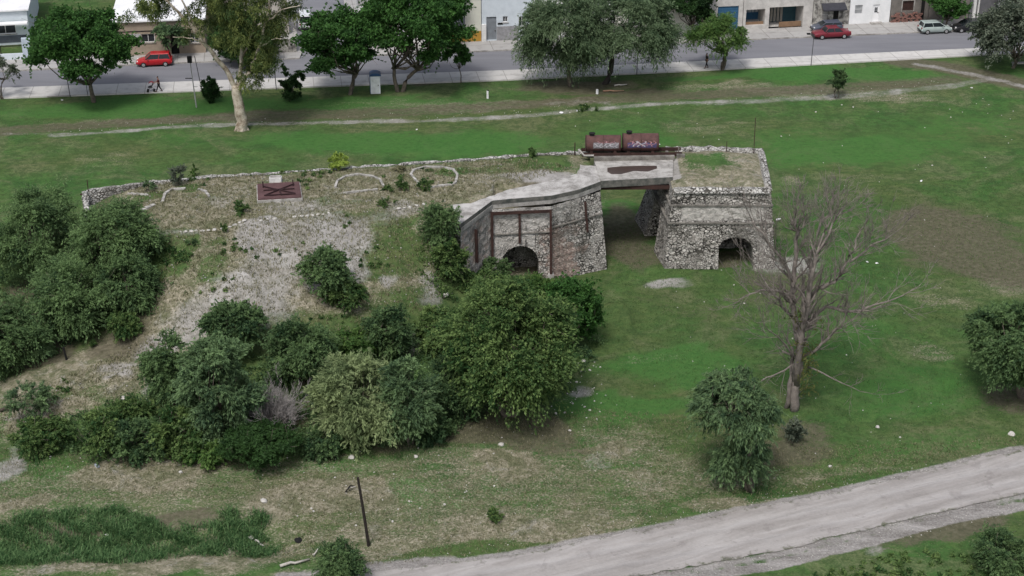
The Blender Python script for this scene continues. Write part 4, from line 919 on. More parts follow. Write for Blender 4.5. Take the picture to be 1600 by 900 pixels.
# thicket below the mound
tree('thicket_tree', 'largest broad olive green tree of the thicket in front of the abutment', 'tree', (795,650), (694,440,900,648), 'weed', 54000, .36, .13, .1, 70, .23, 6, .2, stems=4, tint=.42, tvar=.34, low=-.75)
tree('thicket_tree', 'compact deep green tree at the right end of the thicket near the arch', 'tree', (898,545), (852,430,944,545), 'lush', 18000, .34, .16, 0, 34, .3, 6, .1, stems=2, tint=.45, low=-.8)
tree('thicket_bush', 'dark round bush at the back of the thicket below the gravel slope', 'bush', (604,548), (565,478,650,550), 'mesqd', 12000, .32, .09, 0, 26, .33, 5, .06, stems=2, tint=.36, low=-1)
tree('olive_tree', 'pale olive feathery tree in the front middle of the thicket', 'tree', (570,690), (488,548,636,698), 'olive', 28000, .46, .08, -.1, 48, .26, 6, .12, stems=3, tint=.5, tvar=.32, low=-.9)
tree('olive_tree', 'green feathery tree beside and right of the pale olive one', 'tree', (642,695), (592,560,690,700), 'mesq', 18000, .46, .08, -.1, 34, .29, 6, .1, stems=3, tint=.5, tvar=.3, low=-.9)
tree('thicket_tree', 'dark tree at the top left of the thicket beside the gravel slope', 'tree', (366,548), (314,466,420,550), 'mesqd', 16000, .34, .11, 0, 32, .3, 6, .08, stems=2, tint=.48, low=-.9)
tree('thicket_tree', 'tall grey green tree in the left half of the thicket, left of the dead bush', 'tree', (335,690), (276,528,404,696), 'mesq', 28000, .40, .09, .15, 44, .27, 6, .12, stems=3, tint=.46, tvar=.3, low=-.9)
tree('thicket_tree', 'dark tree at the left end of the thicket above the low creeping bushes', 'tree', (268,640), (228,520,306,650), 'mesqd', 16000, .36, .09, .1, 30, .31, 6, .08, stems=2, tint=.55, low=-1)
tree('thicket_tree', 'brownish dark tree in the thicket behind the silvery dead bush', 'tree', (472,600), (414,492,522,606), 'mesqd', 17000, .34, .09, .1, 34, .3, 6, .08, stems=2, tint=.40, low=-.9)
tree('thicket_bush', 'bright green bush between the pale olive tree and the dark round bush', 'bush', (548,560), (515,515,585,562), 'bright', 7000, .3, .1, 0, 16, .38, 5, .04, tint=.35, low=-1)
tree('thicket_bush', 'light green bush in the thicket right of the dark round bush', 'bush', (690,540), (642,478,735,545), 'weed', 11000, .32, .11, 0, 26, .34, 5, .05, stems=2, tint=.55, low=-1)
tree('thicket_bush', 'dark hollow bush in the shade left of the largest thicket tree', 'bush', (720,650), (655,560,765,655), 'mesqd', 14000, .32, .09, 0, 28, .33, 5, .05, stems=2, tint=.35, low=-1)
tree('thicket_bush', 'very dark bush at the bottom of the thicket below the silvery dead bush', 'bush', (405,725), (345,655,462,728), 'dark', 13000, .32, .11, 0, 26, .34, 5, .05, stems=2, tint=.75, low=-1)
for bx, cr, kd, lb in [((60,705),(12,655,108,712),'weed','leafy creeping bush at the far left end of the thicket'), ((150,708),(95,640,205,714),'weed','bright edged creeping bush left of the middle of the low thicket strip'),
    ((215,715),(165,655,262,718),'mesqd','dark creeping bush in the low strip above the dry sand patch'), ((275,712),(235,640,320,716),'weed','green creeping bush under the left thicket trees'), ((500,712),(462,672,540,715),'mesqd','small grey green bush standing among stones at the thicket foot'),
    ((320,722),(285,682,360,726),'bright','bright green low bush at the thicket foot above the dry patch'), ((665,690),(640,640,700,694),'mesqd','dark low bush at the right foot of the green feathery tree'), ((205,675),(175,622,240,678),'weed','green bush on the slope left of the dark thicket tree'),
    ((850,480),(822,430,885,485),'bright','bright green bush at the abutment foot between the thicket trees'), ((760,470),(715,425,810,480),'weed','green mixed bush below the wing wall')]:
    tree('creeping_bush', lb, 'bush', bx, cr, kd, 8000, .30, .12, 0, 20, .36, 5, .04, stems=2, tint=.36, low=-1)
tree('sparse_shrub', 'sparse see-through grey green shrub on the dry slope at the left', 'shrub', (45,655), (3,592,90,655), 'mesq', 4200, .3, .06, 0, 30, .26, 4, .03, stems=4, tint=.5, low=-1)
# right and front
tree('willowy_tree', 'light green drooping tree left of the bare tree, long crown hanging to the ground', 'tree', (1172,768), (1084,574,1222,684), 'mesq', 24000, .46, .08, .6, 44, .27, 6, .16, stems=3, tint=.42, tvar=.3, low=-.8, extra=[(1112,664,1206,766,15)])
tree('mesquite_tree', 'dark rounded tree cut by the right edge of the photo', 'tree', (1600,622), (1510,478,1690,600), 'mesqd', 34000, .38, .10, .3, 44, .27, 6, .2, stems=2, tint=.50, tvar=.3, low=-.7)
tree('bush', 'grey green bush in the bottom right corner beyond the dirt road', 'bush', (1578,900), (1516,832,1648,905), 'mesqd', 16000, .3, .07, 0, 28, .33, 5, .05, stems=2, tint=.55, low=-1)
tree('bush', 'grey green bush at the bottom edge beside the fallen log', 'bush', (526,908), (478,846,572,912), 'mesqd', 12000, .3, .06, 0, 22, .36, 5, .05, stems=2, tint=.5, low=-1)

# eucalyptus with pale forked trunk
eb = ground(377, 203); eu = thing('eucalyptus_tree', 'tall tree with a pale mottled forking trunk at the edge of the trail', 'tree', eb)
g = np.random.default_rng(5); mb = MB(); Y = eb.y
def ep(px, py, dy=0): return onY(px, py, Y + dy)
def path(pts, r0, r1, n=8, jt=.05):
    P = []
    for a, b_ in zip(pts[:-1], pts[1:]):
        for i in range(4): P.append(a.lerp(b_, i / 4) + Vector(g.normal(size=3)) * jt)
    P.append(pts[-1]); m = len(P) - 1
    mb.tube(P, [r0 + (r1 - r0) * (i / m) ** .8 for i in range(m + 1)], n)
path([eb - Vector((0, 0, .3)), ep(378, 185), ep(372, 160), ep(369, 133)], .62, .48, 12)
for a in range(5):
    q = a * 1.256; path([eb + Vector((math.cos(q) * .75, math.sin(q) * .6, -.15)), eb + Vector((math.cos(q) * .3, math.sin(q) * .3, .9))], .16, .1, 6, .01)
path([ep(369, 138), ep(352, 108, -.3), ep(325, 75, -.8), ep(298, 40, -1.2), ep(270, 12, -1.6), ep(235, -25, -2)], .30, .09)
path([ep(312, 58, -1), ep(290, 10, -.5), ep(262, -40, 0)], .15, .05); path([ep(330, 82, -.7), ep(318, 66, -1.5), ep(300, 60, -2), ep(270, 58, -2.5)], .10, .03)
path([ep(371, 138), ep(376, 105, .5), ep(378, 75, .9), ep(372, 40, 1.2), ep(362, 0, 1.5), ep(352, -60, 1.5)], .26, .08)
path([ep(374, 135), ep(390, 112, -.6), ep(402, 85, -1), ep(412, 50, -1.3), ep(420, 10, -1.6), ep(425, -50, -1.6)], .26, .08)
path([ep(378, 90, .8), ep(392, 60, .5), ep(402, 20, .5)], .13, .04); path([ep(415, 35, -1.4), ep(440, 15, -2), ep(470, 8, -2.5)], .10, .03); path([ep(405, 75, -1), ep(425, 62, -1.5), ep(440, 60, -2)], .08, .03)
mb.build('trunk', EBARK, eu, smooth=True)
EC, EQ = [], []
for (x0, y0, x1, y1, k) in [(205,-60,300,22,13),(260,-80,380,25,18),(330,-60,455,35,26),(345,10,430,88,24),(385,30,455,70,10),(330,15,380,70,9),(385,70,418,125,8),(295,-10,345,50,9),(405,80,425,105,3),(420,-20,478,30,8),(395,100,418,148,4),(200,0,250,28,6)]:
    for _ in range(k):
        c = ep(g.uniform(x0, x1), g.uniform(y0, y1), g.uniform(-3.2, 3.2))
        for _s in range(4): EC.append(np.array(c) + g.normal(size=3) * .45); EQ.append(np.array([.55, .55, .65]) * g.uniform(.6, 1.2))
V, tn = leaves(np.array(EC), np.array(EQ), 44000, .42, .085, 1.1, .42, .4, g)
npmesh('crown', V, quads(44000), LEAF['euc'], eu, attrs={'tint': tn})

# leafless tree
def bare(base, label, segs, mat, name='bare_tree', depthlim=5, seed=1, gl=1.0, cat='tree'):
    g = np.random.default_rng(seed); t = thing(name, label, cat, base); mb = MB()
    def grow(p, d, L, r, lev):
        n = 4; pts = [p]; q = p.copy(); dd = d.copy()
        for i in range(n):
            dd = (dd + Vector(g.normal(size=3)) * .13 + Vector((0, 0, .045))).normalized(); q = q + dd * (L / n); pts.append(q.copy())
        re = r * .5; mb.tube(pts, [r + (re - r) * i / n for i in range(n + 1)], 6 if lev < 2 else (4 if lev < 4 else 3), cap=False)
        if lev >= depthlim: return
        nb = 3 if lev < 3 else int(g.integers(3, 5))
        for k in range(nb):
            tt = g.uniform(.35, 1) if k else 1.0; i = min(n, int(tt * n + .5)); o_ = pts[i]
            a = Vector(g.normal(size=3)); a = (a - dd * a.dot(dd)).normalized(); sp = g.uniform(.35, .95) if k else .25
            nd = (dd * math.cos(sp) + a * math.sin(sp) + Vector((0, 0, .10))).normalized(); rr_ = max(.015, (r + (re - r) * tt) * g.uniform(.45, .72)); grow(o_, nd, L * g.uniform(.52, .8), rr_, lev + 1)
    for (pts, ra, rb, lev, sub) in segs:
        P = []
        for a, b_ in zip(pts[:-1], pts[1:]):
            for i in range(3): P.append(a.lerp(b_, i / 3) + Vector(g.normal(size=3)) * .06)
        P.append(pts[-1]); m = len(P) - 1; mb.tube(P, [ra + (rb - ra) * i / m for i in range(m + 1)], 8)
        for k in range(int(sub * 2.6)):
            i = int(g.integers(int(m * .3), m)); dd = (P[i + 1] - P[i]).normalized(); a = Vector(g.normal(size=3)); a = (a - dd * a.dot(dd)).normalized(); sp = g.uniform(.5, 1.05)
            grow(P[i], (dd * math.cos(sp) + a * math.sin(sp) + Vector((0, 0, .22))).normalized(), g.uniform(1.0, 2.3) * gl, (ra + (rb - ra) * i / m) * .5, lev)
        grow(P[-1], (P[-1] - P[-2]).normalized(), g.uniform(1.3, 2.4) * gl, rb, lev - 1 if lev > 1 else 1)
    mb.build('branches', mat, t, smooth=True); return t
bt = ground(1241, 641); YB = bt.y
def bp(px, py, dy=0): return onY(px, py, YB + dy)
segs = [([bt - Vector((0, 0, .3)), bp(1243, 600), bp(1248, 560), bp(1252, 520), bp(1256, 480, .4)], .33, .18, 3, 4),
 ([bt + Vector((-.5, .3, -.2)), bp(1236, 600), bp(1238, 560, .4)], .2, .13, 3, 2),
 ([bp(1244, 600), bp(1250, 540, -.8), bp(1260, 480, -1), bp(1272, 420, -1.2), bp(1280, 385, -1)], .26, .09, 3, 10),
 ([bp(1250, 545), bp(1238, 480, .8), bp(1240, 420, 1.2), bp(1245, 360, 1.4), bp(1240, 345, 1)], .24, .07, 3, 11),
 ([bp(1240, 440, 1), bp(1220, 400, .5), bp(1195, 370, 0), bp(1175, 345, 0)], .12, .04, 3, 8),
 ([bp(1238, 470, .6), bp(1215, 455, -.5), bp(1190, 452, -1), bp(1165, 462, -1.2)], .13, .04, 3, 6),
 ([bp(1236, 495, .3), bp(1215, 470, -1.3), bp(1195, 440, -2)], .12, .05, 3, 6),
 ([bp(1258, 470), bp(1280, 450, -1), bp(1305, 440, -1.5), bp(1330, 400, -1.5), bp(1345, 360, -1.2)], .17, .05, 3, 10),
 ([bp(1256, 510), bp(1290, 478, .5), bp(1330, 490, -.5), bp(1355, 482, -.8), bp(1400, 466, -1)], .15, .05, 3, 7),
 ([bp(1250, 560), bp(1275, 545, -.5), bp(1300, 520, -.8), bp(1315, 508, -1)], .13, .06, 3, 6),
 ([bp(1275, 400, -1.1), bp(1300, 350, -.6), bp(1318, 325, 0)], .10, .03, 3, 7), ([bp(1245, 370, 1.3), bp(1258, 345, 1.5), bp(1255, 325, 1.5)], .08, .03, 3, 6),
 ([bp(1262, 460), bp(1268, 400, 1.5), bp(1282, 350, 2.2), bp(1300, 330, 2.4)], .14, .04, 3, 8),
 ([bp(1330, 410, -1.5), bp(1360, 385, -1), bp(1392, 368, -1)], .08, .03, 3, 5),
 ([bp(1246, 568), bp(1215, 582, -1), bp(1190, 595, -1.6)], .07, .03, 4, 2), ([bp(1262, 572), bp(1300, 590, -1.5), bp(1345, 612, -2.4)], .07, .02, 4, 2),
 ([bp(1240, 560), bp(1222, 530, -1), bp(1200, 515, -1.8)], .08, .03, 3, 4)]
btree = bare(bt, 'large leafless grey tree with a wide crown on the lawn right of the stone pier', segs, DBARK, depthlim=5, seed=4, gl=.78)
# a few olive leaves left on the lower trunk
LC = np.array([bp(*q) for q in ((1258,590,-.6),(1262,560,-.6),(1268,575,-.4),(1262,610,-.5),(1250,540,-.8),(1272,545,-.2),(1280,510,-.4),(1246,500,-.8))])
V, tn = leaves(LC, np.full((len(LC), 3), .6), 600, .3, .08, .3, .5, .3)
npmesh('sprouting_leaves', V, quads(600), leafmat('ochre_leaf', (.05, .055, .02), (.11, .115, .035)), btree, attrs={'tint': tn})
# silvery dead bush
db = ground(424, 668); g2 = np.random.default_rng(9); sg = []
for k in range(20):
    a = g2.uniform(0, 6.28); e = g2.uniform(.2, 1.0); L_ = g2.uniform(.5, 1.1); sg.append(([db, db + Vector((math.cos(a) * e, math.sin(a) * e, L_))],   .045, .02, 3, 6))
bare(db, 'silvery grey leafless bush in the middle of the green thicket', sg, GREYTWIG, 'dead_bush', 5, 12, .62, 'bush')

# undergrowth, tall grass, dry tufts : nobody could count these
def scatter(px_poly, n, avoid=None):
    P = [ground(*p) for p in px_poly]; xs = [p.x for p in P]; ys = [p.y for p in P]; X, Yy = [], []
    tot = 0
    while tot < n:
        x = rng.uniform(min(xs), max(xs), n * 2); y = rng.uniform(min(ys), max(ys), n * 2); m = inpoly(x, y, P)
        if avoid is not None: m &= ~inpoly(x, y, avoid)
        X.append(x[m]); Yy.append(y[m]); tot += m.sum()
    return np.concatenate(X)[:n], np.concatenate(Yy)[:n]
def blades(x, y, h, wd, k, bend, spread=.06):
    n = len(x); z = hz(x, y); x = np.repeat(x, k) + rng.normal(0, spread, n * k); y = np.repeat(y, k) + rng.normal(0, spread, n * k); z = np.repeat(z, k) - .03; N = n * k
    a = rng.uniform(0, 6.283, N); hh = (np.repeat(h, k) if np.ndim(h) else h) * rng.uniform(.5, 1.3, N); bd = bend * hh * rng.uniform(.2, 1.3, N)
    dx, dy = np.cos(a), np.sin(a); px_, py_ = -dy * wd, dx * wd
    b0 = np.stack([x - px_, y - py_, z], 1); b1 = np.stack([x + px_, y + py_, z], 1)
    m0 = np.stack([x + dx * bd * .3 - px_ * .8, y + dy * bd * .3 - py_ * .8, z + hh * .6], 1); m1 = np.stack([x + dx * bd * .3 + px_ * .8, y + dy * bd * .3 + py_ * .8, z + hh * .6], 1)
    t0 = np.stack([x + dx * bd, y + dy * bd, z + hh * .92], 1); t1 = t0 + np.array([.004, .004, 0])
    V = np.stack([b0, b1, m1, m0, t1, t0], 1).reshape(-1, 3); i = np.arange(N) * 6
    F = np.concatenate([np.stack([i, i + 1, i + 2, i + 3], 1), np.stack([i + 3, i + 2, i + 4, i + 5], 1)]); return V, F, N
x, y = scatter([(-20,820),(60,805),(130,800),(180,795),(230,812),(260,826),(310,825),(360,800),(405,800),(418,812),(405,835),(428,850),(436,868),(400,872),(300,868),(200,882),(90,880),(-20,885)], 15000)
keep = (np.sin(x * 1.9 + 2 * np.sin(y * 1.3)) * np.sin(y * 2.6 + 1.5 * np.sin(x * 1.1)) + rng.normal(0, .45, len(x))) > -.05; x, y = x[keep], y[keep]
V, F, N = blades(x, y, (.20 + .22 * np.sin(x * 1.3 + 3 * np.sin(y)) ** 2) * rng.uniform(.5, 1.2, len(x)), .022, 4, 1.2, .2); tag(npmesh('tall_grass', V, F, LEAF['reed'], attrs={'tint': np.repeat(np.clip(rng.normal(.42, .34, N), 0, 1), 6)}), 'long green grass filling the shallow ditch at the bottom left', 'tall grass', kind='stuff')
def mound_z(x, y): return hz(x, y, False)
x, y = scatter([(140,305),(430,275),(820,248),(900,262),(760,300),(700,320),(690,440),(700,470),(560,560),(420,520),(300,520),(220,620),(0,690),(0,650),(200,540),(260,400)], 16000)
V, F, N = blades(x, y, rng.uniform(.08, .26, len(x)), .02, 4, .7, .09); tag(npmesh('dry_grass', V, F, LEAF['straw'], attrs={'tint': np.repeat(np.clip(rng.normal(.40, .28, N), 0, 1), 6)}), 'short dry grass scattered over the raised mound', 'dry grass', kind='stuff')
x, y = scatter([(0,700),(300,730),(600,705),(760,660),(930,640),(1090,650),(1230,700),(1500,690),(1600,680),(1600,695),(1300,762),(1000,822),(800,862),(560,888),(440,880),(430,790),(300,780),(200,780),(0,800)], 24000)
V, F, N = blades(x, y, rng.uniform(.05, .16, len(x)), .018, 3, .8, .08); tag(npmesh('dry_grass', V, F, LEAF['straw'], attrs={'tint': np.repeat(np.clip(rng.normal(.34, .28, N), 0, 1), 6)}), 'short patchy dry grass on the flat ground above the dirt road', 'dry grass', kind='stuff')
x, y = scatter([(860,350),(1000,330),(1230,300),(1600,270),(1600,690),(1350,745),(1230,700),(1060,640),(920,640),(880,560),(930,440)], 34000)
V, F, N = blades(x, y, rng.uniform(.05, .13, len(x)), .02, 3, .6, .12); tag(npmesh('lawn_tufts', V, F, LEAF['weed'], attrs={'tint': np.repeat(np.clip(rng.normal(.45, .25, N), 0, 1), 6)}), 'uneven green turf on the lawn right of the ruin', 'grass', kind='stuff')
def ground_leaves(poly, n, h, kind, label, name='undergrowth', tint=.4, cluster=False):
    x, y = scatter(poly, n)
    if cluster: k0 = rng.integers(0, 22, n); x = x[k0] + rng.normal(0, .8, n); y = y[k0] + rng.normal(0, .6, n)
    z = hz(x, y); C = np.stack([x, y, z + h * .3], 1); Q = np.full((n, 3), h) * rng.uniform(.5, 1.3, (n, 1)); k = 26
    V, tn = leaves(C, Q, n * k, .24, .11, 0, tint, .3); tag(npmesh(name, V, quads(n * k), LEAF[kind], attrs={'tint': tn}), label, 'undergrowth', kind='stuff')
ground_leaves([(20,690),(130,650),(240,610),(300,560),(420,560),(520,560),(560,530),(640,545),(720,500),(790,470),(860,480),(940,540),(900,600),(860,640),(760,650),(690,690),(560,705),(450,715),(330,722),(150,712)], 1500, .42, 'mesqd', 'tangle of low leafy weeds under the thicket trees', tint=.45)
ground_leaves([(-20,400),(100,340),(150,400),(240,420),(280,440),(240,490),(150,520),(60,570),(-20,580)], 500, .45, 'mesqd', 'low leafy weeds under the trees left of the mound', tint=.45)
ground_leaves([(655,395),(720,400),(745,430),(760,440),(900,440),(930,470),(860,500),(760,480),(700,470),(650,440)], 320, .42, 'weed', 'green weeds along the foot of the wing wall', tint=.35)
ground_leaves([(150,305),(430,278),(820,250),(890,262),(700,315),(690,430),(600,500),(420,520),(240,600),(30,650),(200,540),(260,400)], 150, .17, 'weed', 'small green weeds dotted over the raised mound', tint=.25, cluster=True)
ground_leaves([(230,370),(262,380),(300,400),(285,418),(255,415),(235,400)], 60, .25, 'weed', 'green weed patch on the left shoulder of the mound', tint=.3)
ground_leaves([(1240,900),(1330,885),(1420,862),(1490,870),(1560,870),(1600,890),(1600,910),(1240,915)], 120, .2, 'weed', 'low weeds beyond the dirt road in the bottom right corner', tint=.45)

# ------------------------------------------------------------------ loose stones and litter
LIME = M('limestone', (.58, .565, .53), (.30, .28, .25), 4, .95, .3); WHITE = M('white_litter', (.78, .78, .77), (.60, .60, .60), 3, .6, 0)
def rock_me(seed, mat, name='stone'):
    r_ = random.Random(seed); import bmesh
    bm = bmesh.new(); bmesh.ops.create_icosphere(bm, subdivisions=2, radius=1)
    dirs = [Vector((r_.gauss(0, 1), r_.gauss(0, 1), r_.gauss(0, 1))).normalized() for _ in range(9)]; offs = [r_.uniform(.55, .9) for _ in dirs]
    for v in bm.verts:
        for d, o_ in zip(dirs, offs):
            k = v.co.dot(d)
            if k > o_: v.co -= d * (k - o_)
        v.co.z *= .7
    me = bpy.data.meshes.new(name); bm.to_mesh(me); bm.free(); me.materials.append(mat); return me
RK = [rock_me(i, LIME) for i in range(6)]
def rock(px, py, s, label, group=None, me=None, sq=(1, 1, 1), name='stone', cat='stone', z=None):
    p = ground(px, py); o_ = bpy.data.objects.new(name, me or random.choice(RK)); COL.objects.link(o_)
    o_.location = (p.x, p.y, p.z + s * .22); o_.scale = (s * sq[0], s * sq[1], s * sq[2]); o_.rotation_euler = (random.uniform(-.3, .3), random.uniform(-.3, .3), random.uniform(0, 6.28)); return tag(o_, label, cat, group)
for px, py, s, lb in [(412,786,.24,'biggest white stone beside the right end of the grassy ditch'), (283,740,.16,'white stone alone on the bare dry patch'), (392,843,.2,'round grey stone in the ditch grass'), (549,716,.22,'upright pale stone at the thicket foot, left of the pole'), (650,715,.17,'white upright stone at the thicket foot right of the pole'),
    (783,696,.22,'white stone on the brown soil below the largest thicket tree'), (130,370,.5,'large white boulder beside the end wall among the trees'), (193,625,.22,'pinkish white stone on the slope at the left'), (1297,730,.15,'white stone on dry grass above the dirt road'), (911,566,.24,'flat pale stone at the right foot of the thicket'),
    (696,462,.32,'large pale slab-like stone at the edge of the slope weeds'), (1580,680,.26,'squarish pale stone at the right edge above the dirt road'), (1268,668,.0,''), (1371,668,.17,'flat white stone on the lawn right of the bare tree'), (762,148,.0,''), (640,648,.0,'')]:
    if s: rock(px, py, s, lb)
wr = random.Random(21)
def rand_in(poly):
    xs = [p[0] for p in poly]; ys = [p[1] for p in poly]
    while True:
        x, y = wr.uniform(min(xs), max(xs)), wr.uniform(min(ys), max(ys))
        if inpoly(np.array([x]), np.array([y]), poly)[0]: return x, y
for poly, n, smin, smax, lb, gr in [([(880,540),(940,570),(950,640),(900,690),(860,640)], 60, .05, .15, 'small white rubble stone on the grass at the right foot of the thicket', 'rubble stones beside the thicket'),
    ([(400,690),(700,690),(800,680),(800,760),(600,830),(400,800)], 60, .05, .12, 'small pale stone on the patchy ground around the leaning pole', 'small stones around the pole'),
    ([(1000,440),(1600,300),(1600,690),(1300,760),(950,700),(950,480)], 70, .04, .10, 'small white stone on the lawn right of the ruin', 'small stones on the right lawn'),
    ([(0,640),(300,580),(300,640),(280,700),(200,740),(0,780)], 34, .04, .10, 'small pale stone on the left slope', 'small stones on the left slope'),
    ([(820,180),(1600,130),(1600,260),(1250,300),(1200,230),(840,200)], 40, .06, .13, 'small white stone on the far lawn behind the ruin', 'small stones on the far lawn')]:
    for _ in range(n): rock(*rand_in(poly), (smin + (smax - smin) * wr.random() ** 3) * .85, lb, gr)
def stone_row(px, label, grp):
    P = densify([ground(*p) for p in px], .42)
    for p in P:
        if random.random() < .25: continue
        o_ = bpy.data.objects.new('edging_stone', random.choice(RK)); COL.objects.link(o_); sc = random.uniform(.11, .2); o_.location = (p.x, p.y + random.uniform(-.08, .08), p.z + .04); o_.scale = (sc * 1.3, sc, sc * .8); o_.rotation_euler = (0, 0, random.uniform(0, 6)); tag(o_, label, 'stone', grp)
stone_row([(408,345),(440,342),(480,339),(522,334)], 'white edging stone in the broken row in front of the maroon hatch', 'edging stones in front of the maroon hatch')
stone_row([(615,329),(640,325),(662,320)], 'white edging stone in the broken row leading to the concrete deck', 'edging stones leading to the concrete deck')
stone_row([(240,368),(290,363),(335,360),(360,356),(382,346)], 'white edging stone in the broken row on the left part of the terrace', 'edging stones on the left part of the terrace')
# fine gravel and chips
CHIPM = M('dusty_chip', (.40, .385, .36), (.20, .19, .17), 4, .95, .3)
def chips(poly, n, smin, smax, label, mat):
    x, y = scatter(poly, n); z = hz(x, y); s = smin + (smax - smin) * rng.random(n) ** 3; base = np.array([(1,0,0),(0,1,0),(-1,0,0),(0,-1,0),(0,0,.7),(0,0,-.6)]); a = rng.uniform(0, 6.28, n)
    B = base[None] * rng.uniform(.6, 1.2, (n, 6, 1)) * s[:, None, None]; ca, sa = np.cos(a)[:, None], np.sin(a)[:, None]
    X = B[:, :, 0] * ca - B[:, :, 1] * sa + x[:, None]; Y_ = B[:, :, 0] * sa + B[:, :, 1] * ca + y[:, None]; Z = B[:, :, 2] + z[:, None] + s[:, None] * .2
    f = np.array([(0,1,4),(1,2,4),(2,3,4),(3,0,4),(1,0,5),(2,1,5),(3,2,5),(0,3,5)]); F = (f[None] + (np.arange(n) * 6)[:, None, None]).reshape(-1, 3)
    tag(npmesh('gravel', np.stack([X, Y_, Z], 2).reshape(-1, 3), F, mat), label, 'gravel', kind='stuff')
chips([(140,305),(430,275),(820,248),(900,262),(700,320),(690,440),(720,470),(560,520),(420,520),(240,600),(0,690),(0,650),(200,540),(240,420)], 2400, .02, .11, 'pale limestone chips scattered over the raised mound', CHIPM)
chips([(0,640),(400,690),(900,560),(950,560),(960,700),(1300,740),(900,840),(560,890),(0,900)], 700, .015, .06, 'small pale chips scattered over the dry ground in front', LIME)
chips([(560,890),(1600,698),(1600,800),(1200,890),(700,960)], 3000, .015, .06, 'loose stones on the dirt road', LIME)
chips([(60,213),(400,195),(800,186),(1200,160),(1500,130),(1500,122),(1200,148),(800,168),(400,184),(60,196)], 350, .02, .08, 'pale rubble along the worn trail', LIME)
litter = [rock_me(40 + i, WHITE) for i in range(3)]
for px, py, s, lb in [(1029,226,.22,'white plastic bag on the lawn behind the tanks'), (1216,344,.30,'pale sheet of litter on the grass right of the stone pier'), (915,165,.26,'white bag lying in the weeds beside the trail'), (877,177,.24,'crumpled white litter on the trail edge left of the weeds'), (903,174,.25,'large white crumpled litter beside the trail weed patch'),
    (1518,138,.2,'white litter near the diagonal path at the upper right'), (1439,284,.22,'dark edged litter on the grass above the round brown patch'), (1542,496,.18,'bright white litter on the dry ground near the right edge tree'), (97,157,.25,'white litter by the pavement under the round tree'), (167,836,.18,'white bag caught in the ditch grass'),
    (1370,412,.16,'white scrap beside the bare tree branches, right one of two'), (1355,410,.16,'white scrap beside the bare tree branches, left one of two'), (651,203,.16,'yellowish scrap on the far lawn')]:
    rock(px, py, s, lb, me=random.choice(litter), sq=(1, .7, .35), name='litter', cat='litter')
rock(152, 730, .30, 'grey blue plastic bag lying on the grass above the dry patch', me=rock_me(60, M('grey_bag', (.30, .34, .38), (.2, .22, .25), 3)), sq=(1, .6, .5), name='plastic_bag', cat='bag')
rock(467, 847, .30, 'black tyre-like scrap lying on the ground left of the bottom bush', me=rock_me(61, DARK), sq=(1, .8, .6), name='black_scrap', cat='scrap')
# timber and logs
def log(px0, px1, r, label, mat, name='log', lift=.05):
    a, b_ = ground(*px0), ground(*px1); t = thing(name, label, 'log', a); u = Vector((0, 0, r + lift)); m_ = a.lerp(b_, .5)
    MB().tube([a + u, a.lerp(b_, .35) + u + Vector((0, .06, .04)), m_ + u + Vector((0, -.05, 0)), b_ + u], [r, r * .9, r * .8, r * .55], 7).build('stem', mat, t, smooth=True); return t
PALEW = M('bleached_wood', (.48, .46, .42), (.28, .26, .23), 3)
t = log((438, 889), (484, 878), .10, 'bleached fallen log at the bottom edge beside the grey green bush', PALEW)
MB().tube([ground(490, 872) + Vector((0, 0, .1)), ground(500, 862) + Vector((0, 0, .3))], [.05, .03], 6).build('branch', PALEW, t)
log((399, 848), (412, 856), .08, 'short pale log end beside the ditch grass', PALEW); log((0, 646), (22, 641), .12, 'dark timber beam lying at the left edge of the slope', M('dark_timber', (.08, .065, .05), (.04, .03, .025), 3))
log((942, 145), (975, 144), .1, 'brown plank lying under the leaning dark trunk', M('brown_plank', (.28, .17, .11), (.16, .10, .07), 3)); log((960, 136), (980, 134), .09, 'pale plank lying behind the brown one near the trunk', PALEW)
pd = ground(577, 855); pl = thing('leaning_pole', 'dark wooden pole leaning left on the dry grass above the dirt road', 'pole', pd)
top_ = onY(559, 746, pd.y - .1); MB().tube([pd - Vector((0, 0, .3)), pd.lerp(top_, .5), top_], [.10, .09, .075], 8).build('shaft', M('charred_wood', (.030, .024, .02), (.015, .012, .01), 4), pl)
fa = ground(543, 768); dbm = MB().tube([fa + Vector((0, 0, .2)), ground(556, 768) + Vector((0, 0, .35))], [.04, .03], 5); t = thing('wire_scrap', 'small dark twisted scrap with a pale strip left of the leaning pole', 'scrap', fa); dbm.build('strip', PALEW, t)
MB().tube([fa + Vector((-.1, -.3, .1)), fa + Vector((.2, 0, .4)), fa + Vector((.4, .4, .1))], .05, 5).build('wire', DARK, t)

